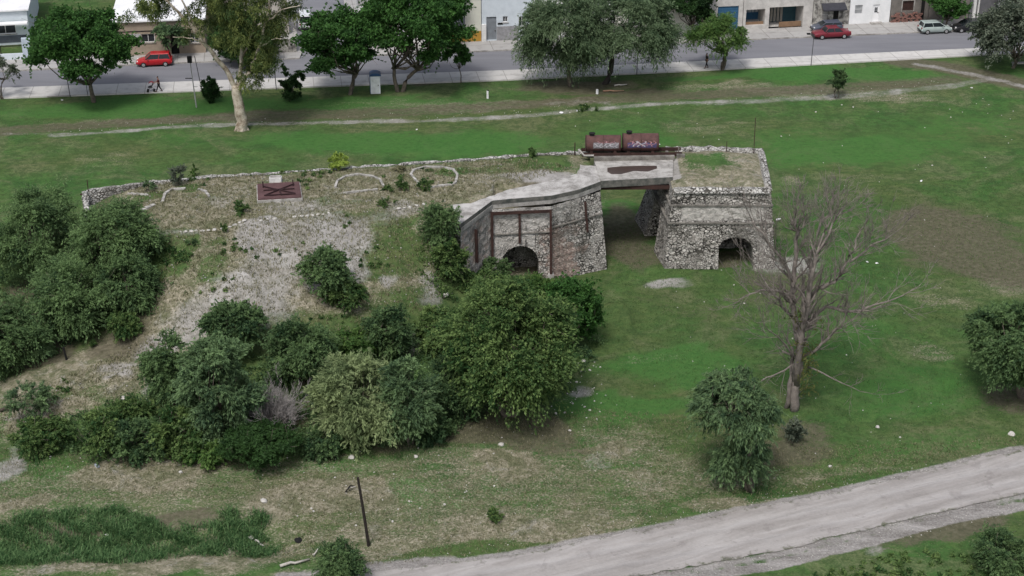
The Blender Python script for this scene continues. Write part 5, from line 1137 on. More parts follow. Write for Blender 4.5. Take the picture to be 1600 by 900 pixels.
# ------------------------------------------------------------------ houses along the far side
GLASS = M('dark_window_glass', (.030, .036, .042), (.018, .02, .024), 2, .25, 0); 
def wallmat(name, c, c2=None, sc=1.3, bump=.15, lo=.3, hi=.6): return M(name, c, c2 or tuple(v * .62 for v in c), -sc, .92, bump, lo=lo, hi=hi)
def house(name, label, px0, px1, h, depth, wall, roof, ops, by=None, z0=.15, parapet=.35, frame=None, roofz=None, base=None, cat='house', setback=0.0, side=None, rooflabel=None):
    """front wall from photo column px0 to px1; ops: (kind, u0, u1, z0, z1, material)"""
    ya = at(px0, by[0], z0) if by else None
    if by: A_, B_ = at(px0, by[0], z0), at(px1, by[1], z0)
    else:
        def fp(px):
            for yy in np.linspace(110, 10, 400):
                p = at(px, yy, z0)
                if p.y > float(lineY(L3, p.x)): return p
        A_, B_ = fp(px0), fp(px1)
    A_ = A_ + UD * setback; B_ = B_ + UD * setback
    d = B_ - A_; Wd = math.hypot(d.x, d.y); t = thing(name, label, cat, (A_.x, A_.y, 0), math.atan2(d.y, d.x))
    def bl(mb, nm, mt, par=t, bevel=0): return mb.build(nm, mt, par, world=False, bevel=bevel)
    us = sorted({0, Wd} | {v for o_ in ops for v in (o_[1], o_[2])}); zs = sorted({0, h} | {v for o_ in ops for v in (o_[3] + z0, o_[4] + z0)}); mb = MB()
    for u0, u1 in zip(us[:-1], us[1:]):
        for a, b_ in zip(zs[:-1], zs[1:]):
            uc, zc = (u0 + u1) / 2, (a + b_) / 2
            if any(o_[1] < uc < o_[2] and o_[3] + z0 < zc < o_[4] + z0 for o_ in ops): continue
            mb.add([(u0, 0, a), (u1, 0, a), (u1, 0, b_), (u0, 0, b_)], [(0, 1, 2, 3)])
    for o_ in ops:
        k, u0, u1, a, b_ = o_[:5]; a += z0; b_ += z0; dp = .22 if k != 'void' else 2.6
        mb.add([(u0, 0, a), (u0, dp, a), (u0, dp, b_), (u0, 0, b_)], [(0, 1, 2, 3)]); mb.add([(u1, 0, a), (u1, dp, a), (u1, dp, b_), (u1, 0, b_)], [(3, 2, 1, 0)])
        mb.add([(u0, 0, b_), (u1, 0, b_), (u1, dp, b_), (u0, dp, b_)], [(3, 2, 1, 0)]); mb.add([(u0, 0, a), (u1, 0, a), (u1, dp, a), (u0, dp, a)], [(0, 1, 2, 3)])
    mb.add([(0, 0, 0), (0, depth, 0), (0, depth, h), (0, 0, h), (Wd, 0, 0), (Wd, depth, 0), (Wd, depth, h), (Wd, 0, h)], [(1, 0, 3, 2), (4, 5, 6, 7), (5, 1, 2, 6)])
    bl(mb, 'wall', wall)
    rz_ = h - parapet if parapet else h
    if parapet:
        bl(MB().bb(.12, Wd - .12, .15, depth - .1, rz_ - .1, rz_), 'roof', roof)
        bl(MB().bb(-.05, Wd + .05, -.08, .14, h + .003, h + .09), 'coping', frame or CONC)
    else: bl(MB().bb(-.25, Wd + .25, -.35, depth + .2, h + .003, h + .16), 'roof', roof)
    for o_ in ops:
        k, u0, u1, a, b_, mt = o_; a += z0; b_ += z0
        if k == 'window':
            w_ = bl(MB().bb(u0, u1, .10, .16, a, a + .07).bb(u0, u1, .10, .16, b_ - .07, b_).bb(u0, u0 + .07, .10, .16, a, b_).bb(u1 - .07, u1, .10, .16, a, b_).bb((u0 + u1) / 2 - .03, (u0 + u1) / 2 + .03, .10, .16, a, b_), 'window', frame or M('white_frame', (.7, .7, .7)))
            bl(MB().bb(u0, u1, .17, .19, a, b_), 'pane', mt or GLASS, w_); bl(MB().bb(u0 - .1, u1 + .1, -.1, .1, a - .1, a - .02), 'sill', frame or CONC, w_)
        elif k == 'bars':
            w_ = bl(MB().bb(u0, u1, .17, .2, a, b_), 'window', mt or GLASS); m2 = MB()
            for i in range(int((u1 - u0) / .16) + 1): m2.bb(u0 + i * .16, u0 + i * .16 + .035, .04, .07, a, b_)
            m2.bb(u0, u1, .03, .08, (a + b_) / 2, (a + b_) / 2 + .04); bl(m2, 'bars', M('white_bars', (.6, .6, .6)), w_)
        elif k == 'door':
            w_ = bl(MB().bb(u0, u1, .12, .18, a, b_), 'door', mt or M('white_door', (.72, .72, .72))); bl(MB().bb(u1 - .2, u1 - .1, .06, .12, a + 1, a + 1.12), 'handle', RUST, w_)
        elif k == 'garage':
            w_ = bl(MB().bb(u0, u1, .14, .2, a, b_), 'gate', mt); m2 = MB()
            for i in range(1, int((b_ - a) / .35)): m2.bb(u0, u1, .11, .15, a + i * .35, a + i * .35 + .03)
            if m2.v: bl(m2, 'slats', mt, w_)
        elif k == 'void':
            bl(MB().bb(u0, u1, 2.55, 2.6, a, b_), 'inner_wall', mt)
    if base:
        zt, bm_ = base; m2 = MB(); cu = 0
        blocks = sorted([(o_[1], o_[2]) for o_ in ops if o_[3] < zt])
        for q0, q1 in blocks + [(Wd, Wd)]:
            if q0 - cu > .05: m2.bb(cu + .003, q0 - .003, -.04, -.003, 0, zt + z0)
            cu = q1
        bl(m2, 'plinth', bm_)
    return t, Wd, bl
WHW = wallmat('whitewash', (.66, .66, .64), (.48, .48, .47)); WHR = wallmat('white_roof_coat', (.74, .74, .74), (.60, .60, .61), .4); GREYR = wallmat('grey_roof', (.24, .235, .23), (.12, .12, .115), .6)
TAN = wallmat('tan_render', (.30, .245, .19), (.24, .195, .15)); BLW = wallmat('pale_blue_render', (.44, .50, .56), (.34, .39, .45)); 
OLD = wallmat('peeling_plaster', (.40, .385, .35), (.08, .075, .07), 1.6, .5, .42, .56); RUIN = wallmat('bare_grey_render', (.17, .155, .14), (.085, .078, .07), .9, .4)
YEL = wallmat('ochre_base', (.42, .24, .045), (.34, .19, .04)); CREAM = wallmat('cream_render', (.58, .58, .50), (.50, .50, .44)); TEAL = M('teal_metal', (.035, .085, .10), (.025, .06, .075), 2); BLUE = M('blue_panel', (.035, .11, .20), (.03, .09, .16), 2)
LBL = wallmat('ice_blue_render', (.55, .60, .64), (.46, .51, .55)); BRICKR = M('broken_red_brick', (.26, .13, .105), (.12, .07, .06), -3, .95, .5); SLATE = M('dark_awning', (.045, .045, .055), (.03, .03, .036), 3)
# far left white house with its front yard
t, Wd, bl = house('white_house', 'white roofed pale blue house at the top left corner behind a dark railing', -60, 44, 4.1, 16, LBL, WHR, [('window', 3.6, 6.0, 1.2, 2.6, None), ('bars', 1.0, 2.6, 1.2, 2.6, None)], by=(82,76), parapet=.0, setback=2.5)
bl(MB().bb(0, Wd, -1.4, -.35, 2.75, 2.9), 'porch_roof', WHR); bl(MB().bb(.5, Wd - .4, -.06, -.01, .3, 1.15), 'plinth', wallmat('slate_blue_base', (.10, .115, .14)))
# front railing wall
A_ = at(-60, 97, .15); B_ = at(37, 92.5, .15); d = B_ - A_; Lw = math.hypot(d.x, d.y); ft = thing('front_railing', 'dark bar railing on a pale blue low wall before the white roofed house', 'railing', (A_.x, A_.y, 0), math.atan2(d.y, d.x))
MB().bb(0, Lw, 0, .2, .1, .85).build('low_wall', LBL, ft, world=False); m2 = MB().bb(0, Lw, .06, .12, 1.7, 1.78)
for i in range(int(Lw / 1.4)): m2.bb(i * 1.4 + .2, i * 1.4 + .3, .06, .12, .85, 1.75)
m2.build('railing', DARK, ft, world=False); MB().bb(Lw, Lw + 1.0, -.05, .35, .1, 2.6).build('pillar', BLW, ft, world=False)
# tan house with white roof
t, Wd, bl = house('tan_house', 'low tan house with a flat white roof behind the red hatchback', 181, 322, 4.15, 22, TAN, WHR, [('window', 3.1, 4.6, 1.5, 2.5, None), ('door', 6.35, 7.25, 0, 2.5, DARK), ('window', 8.6, 9.6, 1.2, 2.4, None)], by=(88,82), parapet=.0)
bl(MB().bb(1.6, 3.05, -.03, -.003, 1.6, 2.7), 'pale_panel', wallmat('pale_grey_panel', (.42, .42, .42))); bl(MB().bb(7.3, 8.4, -.03, -.003, 1.6, 2.7), 'pale_panel', wallmat('pale_grey_panel', (.42, .42, .42)))
bl(MB().bb(0, Wd, -.05, -.003, 2.95, 3.05), 'band', DARK)
# garden lawn between the two
# corner house by the side road
t, Wd, bl = house('corner_house', 'beige house with peeling garden wall on the left corner of the side road', 395, 452, 4.6, 20, wallmat('beige_render', (.50, .46, .41)), WHR, [('window', 1.2, 2.6, 1.0, 2.3, None)], by=(60,54), parapet=.3)
A_ = at(398, 84, .15); wl = thing('garden_wall', 'peeling white garden wall with dark holes at the corner of the side road', 'wall', (A_.x, A_.y, 0), .146); m2 = MB().bb(0, 4.6, 0, .25, .1, 1.7); m2.bb(4.6, 4.85, 0, 5, .1, 1.6)
m2.build('wall', OLD, wl, world=False); 
for k in range(9): MB().bb(.3 + k * .48, .52 + k * .48, -.02, .0, .95 + .1 * (k % 2), 1.2 + .1 * (k % 2)).build('opening', DARK, wl, world=False)
# row right of the side road
house('plain_house', 'pale house hidden behind the forked park trees right of the side road', 562, 690, 5.0, 14, WHW, GREYR, [('window', 1.5, 2.8, 1.0, 2.3, None), ('door', 4.2, 5.1, 0, 2.2, None), ('window', 6.6, 8.0, 1.0, 2.3, None)])
t, Wd, bl = house('cream_house', 'cream house with an ochre painted base right of the broad forked tree', 690, 752, 5.3, 14, CREAM, GREYR, [('window', 1.0, 2.9, 1.55, 3.0, M('grey_blind', (.22, .24, .26)))], base=(1.25, YEL))
t, Wd, bl = house('ice_blue_house', 'light blue house front with small windows and a grey stone base', 753, 832, 5.3, 14, LBL, GREYR, [('door', .55, 1.75, .1, 2.9, M('grey_metal_door', (.20, .22, .24))), ('window', 2.5, 3.1, 2.2, 2.9, None), ('window', 4.4, 5.2, 1.6, 2.8, None)], base=(1.7, wallmat('grey_flagstone', (.30, .30, .31), (.16, .16, .165), 3)))
bl(MB().bb(-.05, .5, -.25, .0, 0, 2.2), 'gate_pillar', WHW); bl(MB().bb(1.9, 2.5, -.06, -.0, 2.1, 2.3), 'sign', DARK)
house('plain_house', 'white house largely hidden by the big grey green tree pair', 833, 960, 5.2, 14, WHW, GREYR, [('window', 1.5, 3.0, 1.0, 2.3, None), ('garage', 5.0, 7.6, 0, 2.4, M('pale_gate', (.4, .4, .4)))])
house('plain_house', 'beige house hidden between the tree pair and the near black street tree', 961, 1080, 4.9, 14, CREAM, GREYR, [('window', 1.5, 3.0, 1.0, 2.3, None), ('door', 4.5, 5.4, 0, 2.2, None)])
t, Wd, bl = house('blue_panel_house', 'house front with a wide blue panel gate and brown strip', 1081, 1159, 4.6, 14, wallmat('dusty_white', (.52, .50, .47)), GREYR, [('garage', 3.1, 5.7, .1, 3.0, BLUE)])
t, Wd, bl = house('carport_house', 'white framed carport front with two wide openings, teal doors inside', 1160, 1268, 4.3, 14, wallmat('dusty_white', (.52, .50, .47)), GREYR, [('void', .35, 2.75, .5, 2.45, BLUE), ('void', 3.3, 7.6, .0, 2.6, TEAL)])
bl(MB().bb(.4, 2.7, .3, .5, .5 + .15, .95), 'low_wall', M('orange_brown_rail', (.24, .15, .09))); m2 = MB()
for i in range(5): m2.bb(.5 + i * .45, .85 + i * .45, 2.35, 2.4, 1.6, 2.5)
bl(m2, 'window', M('pale_window_glass', (.45, .48, .50))); bl(MB().bb(4.7, 7.5, .25, .35, .15, .8), 'low_wall', M('orange_brown_rail', (.24, .15, .09)))
m2 = MB()
for i in range(6): m2.bb(3.4 + i * .42, 3.7 + i * .42, 2.3, 2.36, .3, 2.6)
bl(m2, 'folding_door', M('beige_folding_door', (.30, .28, .24)))
t, Wd, bl = house('peeling_house', 'weathered house with peeling walls and a dark awning behind the maroon sedan', 1269, 1325, 4.4, 14, OLD, GREYR, [('bars', 1.15, 1.9, .6, 2.1, M('pale_shutter', (.34, .32, .29))), ('door', 2.6, 3.3, .1, 2.2, DARK)])
aw = MB(); aw.add([(.9, -.05, 2.95), (3.95, -.05, 2.95), (3.95, -1.0, 2.35), (.9, -1.0, 2.35), (.9, -1.0, 2.2), (3.95, -1.0, 2.2)], [(3, 2, 1, 0), (4, 5, 2, 3)]); bl(aw, 'awning', SLATE)
t, Wd, bl = house('bright_house', 'bright white house front with a white panelled door and one small window', 1326, 1389, 4.6, 14, wallmat('fresh_white', (.74, .74, .74), (.60, .61, .61), .8), GREYR, [('bars', .65, 1.6, 1.25, 2.35, M('grey_glass', (.30, .32, .33))), ('door', 3.0, 3.85, .2, 2.3, M('white_panel_door', (.78, .78, .78), (.7, .7, .7)))])
m2 = MB()
for i in range(3):
    for j in range(3): m2.bb(3.24 + i * .13, 3.34 + i * .13, .08, .13, 1.45 + j * .22, 1.62 + j * .22)
bl(m2, 'door_panes', GLASS)
bl(MB().bb(2.7, 4.2, -.7, .0, .15, .3), 'door_step', CONC)
t, Wd, bl = house('ruined_house', 'roofless dark grey ruined house with broken red brick at the base', 1390, 1449, 4.2, 12, RUIN, GREYR, [('garage', 1.45, 2.9, 1.35, 2.6, RUST), ('door', 3.9, 4.4, .1, 2.7, DARK)], parapet=.3)
bl(MB().bb(1.33, 1.44, -.06, .02, 1.4, 2.85).bb(2.91, 3.02, -.06, .02, 1.4, 2.85).bb(1.33, 3.02, -.06, .02, 2.76, 2.9), 'window_surround', CONC)
m2 = MB(); r_ = random.Random(3)
for j in range(7):
    for i in range(14):
        if r_.random() < .75 - j * .06: m2.box((.2 + i * .28 + (j % 2) * .14, -.12 - r_.uniform(0, .06), .22 + j * .17), (.27, .2, .155), Matrix.Rotation(r_.uniform(-.12, .12), 3, 'Z'))
bl(m2, 'brick_facing', BRICKR)
house('plain_house', 'dark shaded house front behind the bright green street tree', 1450, 1512, 4.4, 14, RUIN, GREYR, [('window', 1.2, 2.4, 1.0, 2.2, None)])
t, Wd, bl = house('striped_house', 'grey and white striped house front at the top right corner', 1513, 1640, 4.6, 14, wallmat('slate_render', (.13, .13, .14)), GREYR, [('door', 3.6, 4.6, .1, 2.4, M('white_tall_door', (.66, .66, .68))), ('bars', 5.6, 6.8, 1.0, 2.4, None)])
bl(MB().bb(.4, .75, -.25, -.01, .1, 4.4).bb(1.0, 1.15, -.25, -.01, .1, 4.4), 'white_pilaster', WHW)
# second row behind, seen only from elsewhere
for k, (xx, ww) in enumerate(((-75, 18), (12, 16), (34, 14), (58, 18))):
    pass

# ------------------------------------------------------------------ street objects
def pole(px, py, h, r, label, name='street_pole', lean=(0, 0), extras=None, base=None):
    p = ground(px, py); t = thing(name, label, 'pole', p); MB().tube([p - Vector((0, 0, .3)), p + Vector((lean[0] * h, 0, h))], [r, r * .8], 8).build('shaft', M('dark_grey_metal', (.07, .07, .072), (.045, .045, .048), 3, .6), t)
    if extras: extras(t, p, h)
    return t
def lampx(t, p, h):
    MB().tube([p + Vector((-.05, 0, h - .1)), p + Vector((-.5, 0, h + .12))], .03, 6).build('arm', DARK, t); MB().bb(p.x - .75, p.x - .35, p.y - .13, p.y + .13, p.z + h + .05, p.z + h + .2).build('lamp_head', DARK, t)
PG = M('pale_grey_metal', (.34, .34, .34), (.22, .22, .22), 3, .6)
p = ground(307, 168); t = thing('street_lamp', 'thin pale lamp post with a dark lantern standing left of the dark upright bush', 'street lamp', p)
MB().tube([p, p + Vector((-.25, 0, 5.2))], [.07, .05], 8).build('post', PG, t); MB().bb(p.x - .5, p.x - .05, p.y - .15, p.y + .15, p.z + 4.9, p.z + 5.6).build('lantern', DARK, t)
MB().tube([p + Vector((-.9, 0, 3.2)), p + Vector((-.15, 0, 3.2))], .05, 6).build('side_arm', DARK, t); MB().tube([p + Vector((-.15, .3, 2.2)), p + Vector((.25, .3, 2.2))], .03, 6).build('brace', PG, t)
pole(317, 146, 4.2, .05, 'slim dark post leaning left beside the pale lamp post', lean=(-.13, 0))
pole(110, 152, 3.2, .045, 'slim dark post under the round dark green tree', extras=lampx, lean=(-.05, 0)); pole(432, 141, 3.6, .05, 'slim dark post left of the pointed dark shrub', lean=(-.03, 0)); pole(1267, 103, 3.6, .045, 'slim grey post at the pavement edge opposite the maroon sedan', extras=lampx, lean=(.02, 0))
pole(995, 117, 2.2, .05, 'short dark post with a round foot under the right half of the tree pair'); pole(137, 150, 1.6, .04, 'short thin stake beside the round tree trunk'); pole(1333, 88, 1.3, .04, 'tiny stake on the pavement far right') if 0 else None
p = ground(1534, 88); t = thing('street_pole', 'short dark post under the flowering tree', 'pole', p); MB().tube([p, p + Vector((0, 0, 1.6))], .05, 8).build('shaft', DARK, t)
# kiosk
WKI = M('white_fibreglass', (.85, .86, .87), (.62, .64, .66), 2, .5, 0); BKI = M('blue_fibreglass', (.035, .085, .19), (.03, .07, .16), 2, .5, 0)
p = ground(587, 145); t = thing('portable_toilet', 'white cabin with a blue roof standing on the lawn between the forked trees', 'cabin', p, .1)
MB().box((0, 0, 1.0), (1.05, 1.05, 2.0), None, .97).build('body', WKI, t, world=False, bevel=.03); MB().box((-.57, 0, 1.0), (.06, 1.0, 1.95)).build('side_panel', BKI, t, world=False)
m2 = MB(); n = 9; V = []
for y_ in (-.62, .62):
    for i in range(n): a = math.pi * i / (n - 1); V.append((-.64 * math.cos(a), y_, 2.0 + .34 * math.sin(a)))
m2.add(V, [(i, i + 1, n + i + 1, n + i) for i in range(n - 1)] + [tuple(range(n))[::-1], tuple(range(n, 2 * n))]); m2.add([(-.64, -.62, 2.0), (.64, -.62, 2.0), (.64, .62, 2.0), (-.64, .62, 2.0)], [(0, 1, 2, 3)]); m2.build('roof', BKI, t, world=False)
dr_ = MB().bb(-.38, .38, -.56, -.53, .12, 1.85).build('door', M('white_door_panel', (.78, .79, .80)), t, world=False); MB().bb(.25, .33, -.59, -.56, .9, 1.05).build('handle', DARK, dr_, world=False)
p = ground(762, 154); t = thing('marker_post', 'short white marker post standing alone on the lawn right of the broad forked tree', 'marker', p); MB().tube([p, p + Vector((0, 0, .85))], [.13, .11], 10).build('post', WHITE, t); MB().tube([p + Vector((.02, 0, .85)), p + Vector((.02, 0, .95))], .1, 10).build('cap', DARK, t)
p = ground(952, 129); t = thing('marker_post', 'short white stake at the foot of the dark leaning trunk', 'marker', p); MB().tube([p, p + Vector((0, 0, .7))], [.12, .11], 8).build('post', CURB, t)
p = ground(933, 147); t = thing('marker_post', 'white stub on the bare soil in front of the tree pair', 'marker', p); MB().tube([p, p + Vector((0, 0, .5))], [.15, .13], 8).build('post', WHITE, t)
p = ground(1593, 104); t = thing('low_bench', 'pale concrete bench end at the right edge beside the flowering tree', 'bench', p); MB().bb(p.x - .9, p.x + 1.1, p.y - .25, p.y + .25, .35, .47).build('seat', CONC, t); MB().bb(p.x - .8, p.x - .6, p.y - .2, p.y + .2, 0, .35).build('leg', CONC, t); MB().bb(p.x + .8, p.x + 1.0, p.y - .2, p.y + .2, 0, .35).build('leg', CONC, t)
# lawn behind the left houses
A_ = at(40, 70, .1)

# ------------------------------------------------------------------ vehicles
TYRE = M('tyre_rubber', (.02, .02, .02), (.014, .014, .014), 4, .9); RIM = M('silver_rim', (.50, .50, .50), (.38, .38, .38), 4, .35, 0, .6); CGL = M('car_glass', (.020, .026, .030), (.014, .018, .02), 2, .12, 0)
def paint(n, c): return M(n, c, tuple(v * .85 for v in c), 1.0, .35, 0, 0, .5)
def vehicle(name, label, px, py, col, L=3.9, Wd=1.62, H=1.42, typ='hatch', heading=1, cat='car', rot=None, sit=.02):
    p = at(px, py, sit); t = thing(name, label, cat, (p.x, p.y, sit), (.146 if rot is None else rot) + (0 if heading > 0 else math.pi)); hw = Wd / 2; x0 = -L / 2
    if typ == 'hatch':
        prof = [(0, .42, .50, .94), (.03, .30, .86, 1.0), (.14, .24, .93, 1), (.22, .24, .93, 1), (.5, .22, .92, 1), (.68, .22, .90, 1), (.78, .23, .84, .99), (.90, .26, .74, .96), (.975, .32, .64, .88), (1, .40, .52, .80)]
        cab = [(.03, .88), (.10, 1), (.56, 1), (.76, .86)]; roof = (.09, .56)
    elif typ == 'van':
        prof = [(0, .42, 1.0, .96), (.03, .3, 1.1, 1), (.3, .25, 1.1, 1), (.7, .25, 1.1, 1), (.85, .28, .95, .98), (1, .4, .7, .88)]; roof = (.02, .68); cab = None
    else:
        prof = [(0, .42, .66, .93), (.03, .34, .84, .97), (.12, .28, .88, 1), (.24, .26, .88, 1), (.5, .25, .87, 1), (.68, .25, .86, 1), (.80, .26, .84, 1), (.93, .30, .78, .97), (.98, .36, .72, .93), (1, .42, .62, .90)]; roof = (.34, .60)
    V, F = [], []
    for (u, zb, zt, k) in prof:
        x = x0 + u * L; w_ = hw * k; V += [(x, -w_ * .92, zb), (x, -w_, (zb + zt) * .5), (x, -w_ * .97, zt - .05), (x, -w_ * .86, zt), (x, 0, zt + .03), (x, w_ * .86, zt), (x, w_ * .97, zt - .05), (x, w_, (zb + zt) * .5), (x, w_ * .92, zb)]
    m = 9
    for i in range(len(prof) - 1):
        for j in range(m - 1): F.append((i * m + j, i * m + j + 1, (i + 1) * m + j + 1, (i + 1) * m + j))
        F.append((i * m + m - 1, i * m, (i + 1) * m, (i + 1) * m + m - 1))
    F += [tuple(range(m)), tuple(range((len(prof) - 1) * m, len(prof) * m))[::-1]]
    F = [f[::-1] for f in F]
    npmesh('body', V, F, col, t, True, world=False).modifiers.new('bevel', 'BEVEL').width = .02
    zb = .86 if typ != 'van' else 1.05
    lo = (.04, .76) if typ == 'hatch' else ((.02, .80) if typ == 'van' else (.22, .72))
    def ring(u0, u1, w_, z): return [(x0 + u0 * L, -w_, z), (x0 + u1 * L, -w_, z), (x0 + u1 * L, w_, z), (x0 + u0 * L, w_, z)]
    a = ring(lo[0], lo[1], hw * .93, zb); b_ = ring(roof[0] - .01, roof[1] + .03, hw * .76, H - .05)
    MB().add(a + b_, [(0, 1, 5, 4), (1, 2, 6, 5), (2, 3, 7, 6), (3, 0, 4, 7)]).build('windows', CGL if typ != 'van' else CGL, t, world=False)
    c = ring(roof[0] - .015, roof[1] + .035, hw * .775, H - .06); d_ = ring(roof[0] + .01, roof[1], hw * .70, H); MB().add(c + d_, [(0, 1, 5, 4), (1, 2, 6, 5), (2, 3, 7, 6), (3, 0, 4, 7), (4, 5, 6, 7), (3, 2, 1, 0)]).build('roof', col, t, world=False)
    pm = MB()
    for s_ in (0, 3): pm.tube([a[s_], b_[s_]], .045, 5)
    for s_ in (1, 2): pm.tube([a[s_], b_[s_]], .035, 5)
    for s_ in (0, 3):
        q = Vector(a[s_]).lerp(Vector(a[1 if s_ == 0 else 2]), .47); r_ = Vector(b_[s_]).lerp(Vector(b_[1 if s_ == 0 else 2]), .5); pm.tube([q, r_], .035, 5)
    pm.build('pillars', col, t, world=False)
    for ux in (.19, .80):
        for sy in (-1, 1):
            x = x0 + ux * L; y0, y1 = sy * (hw - .17), sy * (hw + .01); w_ = MB().tube([(x, y0, .29), (x, y1, .29)], .29, 18).build('wheel', TYRE, t, world=False)
            MB().tube([(x, y1 - sy * .01, .29), (x, y1 + sy * .015, .29)], [.185, .17], 14).build('rim', RIM, w_, world=False)
    for sy in (-1, 1):
        zl = .62 if typ != 'van' else .8; x = x0 + L * .965; MB().box((x, sy * hw * .66, zl), (.12, hw * .34, .13)).build('headlight', WHITE, t, world=False)
        MB().box((x0 + .05, sy * hw * .74, zl + .12), (.10, hw * .22, .2)).build('tail_light', M('tail_red', (.25, .01, .01)), t, world=False)
        MB().box((x0 + L * .67, sy * (hw + .06), zb + .02), (.14, .12, .1)).build('mirror', col, t, world=False)
    MB().box((x0 + L - .0, 0, .42), (.10, hw * 1.5, .16)).build('bumper', TRIM, t, world=False); MB().box((x0 + .0, 0, .45), (.10, hw * 1.5, .16)).build('bumper', TRIM, t, world=False)
    MB().bb(x0 + .1 * L, x0 + .9 * L, -hw * .85, hw * .85, .16, .3).build('underbody', DARK, t, world=False)
    return t
TRIM = M('dark_trim', (.05, .05, .05), (.035, .035, .035), 3, .6)
vehicle('parked_car', 'bright red hatchback parked facing left by the tan house', 242, 101.5, paint('red_paint', (.42, .012, .018)), 4.0, 1.65, 1.48, 'hatch', -1)
vehicle('parked_car', 'maroon old sedan with white wheels parked facing right at the kerb', 1298, 58.5, paint('maroon_paint', (.17, .015, .025)), 4.5, 1.65, 1.36, 'sedan', -1)
vehicle('parked_car', 'silver grey green hatchback parked at the kerb before the ruined house', 1460, 50.5, paint('silver_green_paint', (.36, .42, .40)), 3.9, 1.62, 1.42, 'hatch', 1)
vehicle('parked_car', 'black car parked behind the silver one, half hidden by the flowering tree', 1513, 48, paint('black_paint', (.014, .015, .018)), 4.1, 1.65, 1.42, 'hatch', -1)
vehicle('parked_car', 'dark blue car with a faded red roof parked on the pavement behind the maroon sedan', 1291, 48.5, paint('dusky_blue_paint', (.075, .085, .115)), 3.7, 1.6, 1.25, 'hatch', -1, sit=.16)
vehicle('parked_van', 'white van standing in the side road', 477, 42, paint('white_paint', (.68, .69, .70)), 4.3, 1.7, 1.95, 'van', 1, 'van', rot=math.pi / 2 + .146)
vehicle('parked_car', 'white and blue car glimpsed behind the flowering tree at the right edge', 1600, 36, paint('white_blue_paint', (.55, .57, .68)), 4.0, 1.62, 1.42, 'hatch', 1)

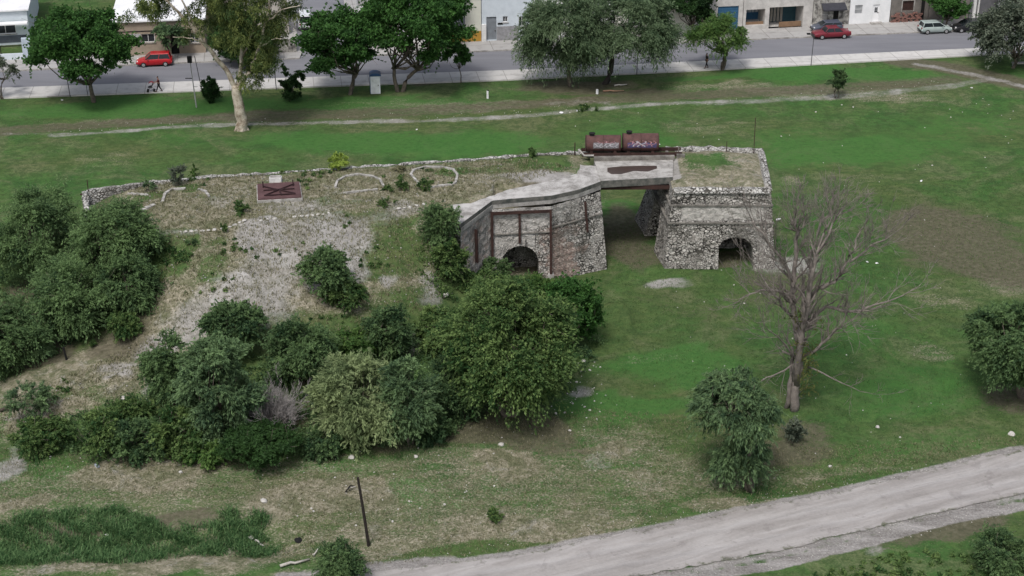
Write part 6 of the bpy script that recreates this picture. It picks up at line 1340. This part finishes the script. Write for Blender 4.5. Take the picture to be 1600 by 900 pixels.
# ------------------------------------------------------------------ people
def figure(joints, edges, radii, mat, name, parent, root=0):
    me = bpy.data.meshes.new(name); me.from_pydata(joints, edges, []); me.materials.append(mat)
    o_ = bpy.data.objects.new(name, me); COL.objects.link(o_); o_.parent = parent
    o_.modifiers.new('skin', 'SKIN').use_smooth_shade = True; s_ = o_.modifiers.new('sub', 'SUBSURF'); s_.levels = 1; s_.render_levels = 2
    for i, r_ in enumerate(radii): me.skin_vertices[0].data[i].radius = r_ if isinstance(r_, tuple) else (r_, r_)
    me.skin_vertices[0].data[root].use_root = True
    return o_
SKINM = M('skin', (.30, .17, .12), (.24, .13, .09), 3); HAIRM = M('dark_hair', (.015, .012, .01), (.01, .008, .007), 8)
def person(label, px, py, rz, shirt, trousers, stride=.28, arms='push', z=.14):
    p = at(px, py, z); t = thing('person', label, 'person', p, rz)
    # local: facing +x
    J = [(0,0,.92),(0,0,1.12),(.02,0,1.33),(.03,0,1.45),(.05,0,1.53),(.06,0,1.62),(.05,0,1.70), (.01,.09,.86),(stride*.55,.09,.48),(stride,.10,.09),(stride+.15,.10,.04), (.01,-.09,.86),(-stride*.2,-.09,.46),(-stride*.95,-.09,.12),(-stride*.8,-.09,.04),
         (.02,.19,1.38),(.02,-.19,1.38)]
    E_ = [(0,1),(1,2),(2,3),(3,4),(4,5),(5,6),(0,7),(7,8),(8,9),(9,10),(0,11),(11,12),(12,13),(13,14),(2,15),(2,16)]
    Rr = [(.14,.10),(.125,.09),(.15,.10),.055,.05,.095,.07,.085,.06,.04,.03,.085,.06,.04,.03,.055,.055]
    k = len(J)
    if arms == 'push': A_ = [(.12,.22,1.14),(.38,.2,1.05),(.46,.19,1.04),(.12,-.22,1.14),(.38,-.2,1.05),(.46,-.19,1.04)]
    else: A_ = [(-.02,.24,1.1),(.08,.25,.86),(.11,.25,.78),(.03,-.24,1.1),(.02,-.26,.85),(.04,-.26,.77)]
    J += A_; E_ += [(15,k),(k,k+1),(k+1,k+2),(16,k+3),(k+3,k+4),(k+4,k+5)]; Rr += [.042,.032,.03,.042,.032,.03]
    figure(J, E_, Rr, SKINM, 'body', t)
    # hands: five short fingers each
    for (hx, hy, hz_), sd_ in ((A_[2], 1), (A_[5], -1)):
        J2 = [(hx, hy, hz_), (hx + .05, hy, hz_ - .01)]; E2 = [(0, 1)]; R2 = [.025, .03]
        for f_ in range(4): a = len(J2); J2 += [(hx + .085, hy + (f_ - 1.5) * .02, hz_ - .015), (hx + .10, hy + (f_ - 1.5) * .02, hz_ - .05)]; E2 += [(1, a), (a, a + 1)]; R2 += [.009, .008]
        a = len(J2); J2 += [(hx + .03, hy - sd_ * .04, hz_ - .01), (hx + .06, hy - sd_ * .055, hz_ - .03)]; E2 += [(0, a), (a, a + 1)]; R2 += [.011, .009]
        figure(J2, E2, R2, SKINM, 'hand', t)
    figure([J[0], J[1], J[2], (.025,0,1.42), J[15], J[16], A_[0], A_[3]], [(0,1),(1,2),(2,3),(2,4),(2,5),(4,6),(5,7)], [(.155,.118),(.145,.108),(.165,.115),.075,.07,.07,.056,.056], shirt, 'shirt', t)
    figure([(0,0,.95), J[7], J[8], (J[9][0], J[9][1], .13), J[11], J[12], (J[13][0], J[13][1], .16)], [(0,1),(1,2),(2,3),(0,4),(4,5),(5,6)], [(.15,.115),.1,.075,.058,.1,.075,.058], trousers, 'trousers', t)
    figure([(.03,0,1.60),(.03,0,1.70),(-.02,0,1.66)], [(0,1),(1,2)], [.105,.09,.09], HAIRM, 'hair', t)
    for s_ in (-1, 1): MB().box((.145, s_ * .035, 1.62), (.02, .02, .012)).build('eye', DARK, t, world=False); MB().box((.055, s_ * .098, 1.61), (.03, .02, .05)).build('ear', SKINM, t, world=False)
    MB().box((.158, 0, 1.595), (.03, .022, .04)).build('nose', SKINM, t, world=False); MB().box((.148, 0, 1.565), (.015, .045, .012)).build('mouth', M('lips', (.25, .08, .07)), t, world=False)
    for (fx, fy) in ((stride + .08, .10), (-stride * .86, -.09)): MB().box((fx, fy, .04), (.26, .09, .08), None, .8).build('shoe', DARK, t, world=False, bevel=.015)
    return t
BLKC = M('black_cloth', (.018, .017, .019), (.012, .012, .013), 5); MARC = M('dark_red_cloth', (.11, .02, .025), (.07, .015, .02), 5)
person('person in a dark red top and black trousers pushing a stroller along the pavement', 249, 143, math.pi + .146, MARC, BLKC)
person('person in black clothes walking on the pavement left of the umbrella shaped tree', 1104, 106, math.pi + .3, BLKC, BLKC, .18, 'hang')
p = at(236.5, 143, .14); t = thing('stroller', 'red and black baby stroller pushed along the pavement', 'stroller', p, math.pi + .146)
m2 = MB()
for sy in (-.24, .24): m2.tube([(-.42, sy, 1.02), (-.1, sy, .62), (.35, sy, .12)], .018, 6); m2.tube([(.1, sy, .62), (-.32, sy, .12)], .018, 6); m2.tube([(-.1, sy, .62), (.35, sy, .5)], .018, 6)
m2.tube([(-.42, -.24, 1.02), (-.42, .24, 1.02)], .02, 6); m2.tube([(.35, -.24, .12), (.35, .24, .12)], .015, 6); m2.tube([(-.32, -.24, .12), (-.32, .24, .12)], .015, 6); m2.build('frame', TRIM, t, world=False)
MB().box((.08, 0, .52), (.42, .42, .08)).box((-.16, 0, .72), (.08, .42, .42), Matrix.Rotation(-.35, 3, 'Y')).build('seat', BLKC, t, world=False, bevel=.02)
V = []; nn = 7
for y_ in (-.23, .23):
    for i in range(nn): a = math.pi * (.12 + .62 * i / (nn - 1)); V.append((-.08 + .36 * math.cos(a), y_, .72 + .38 * math.sin(a)))
MB().add(V, [(i, i + 1, nn + i + 1, nn + i) for i in range(nn - 1)]).build('canopy', M('red_cloth', (.30, .03, .035), (.22, .02, .025), 5), t, world=False)
for (wx, wy) in ((.35, -.24), (.35, .24), (-.32, -.24), (-.32, .24)): MB().tube([(wx, wy - .025, .12), (wx, wy + .025, .12)], .12, 14).build('wheel', TYRE, t, world=False)
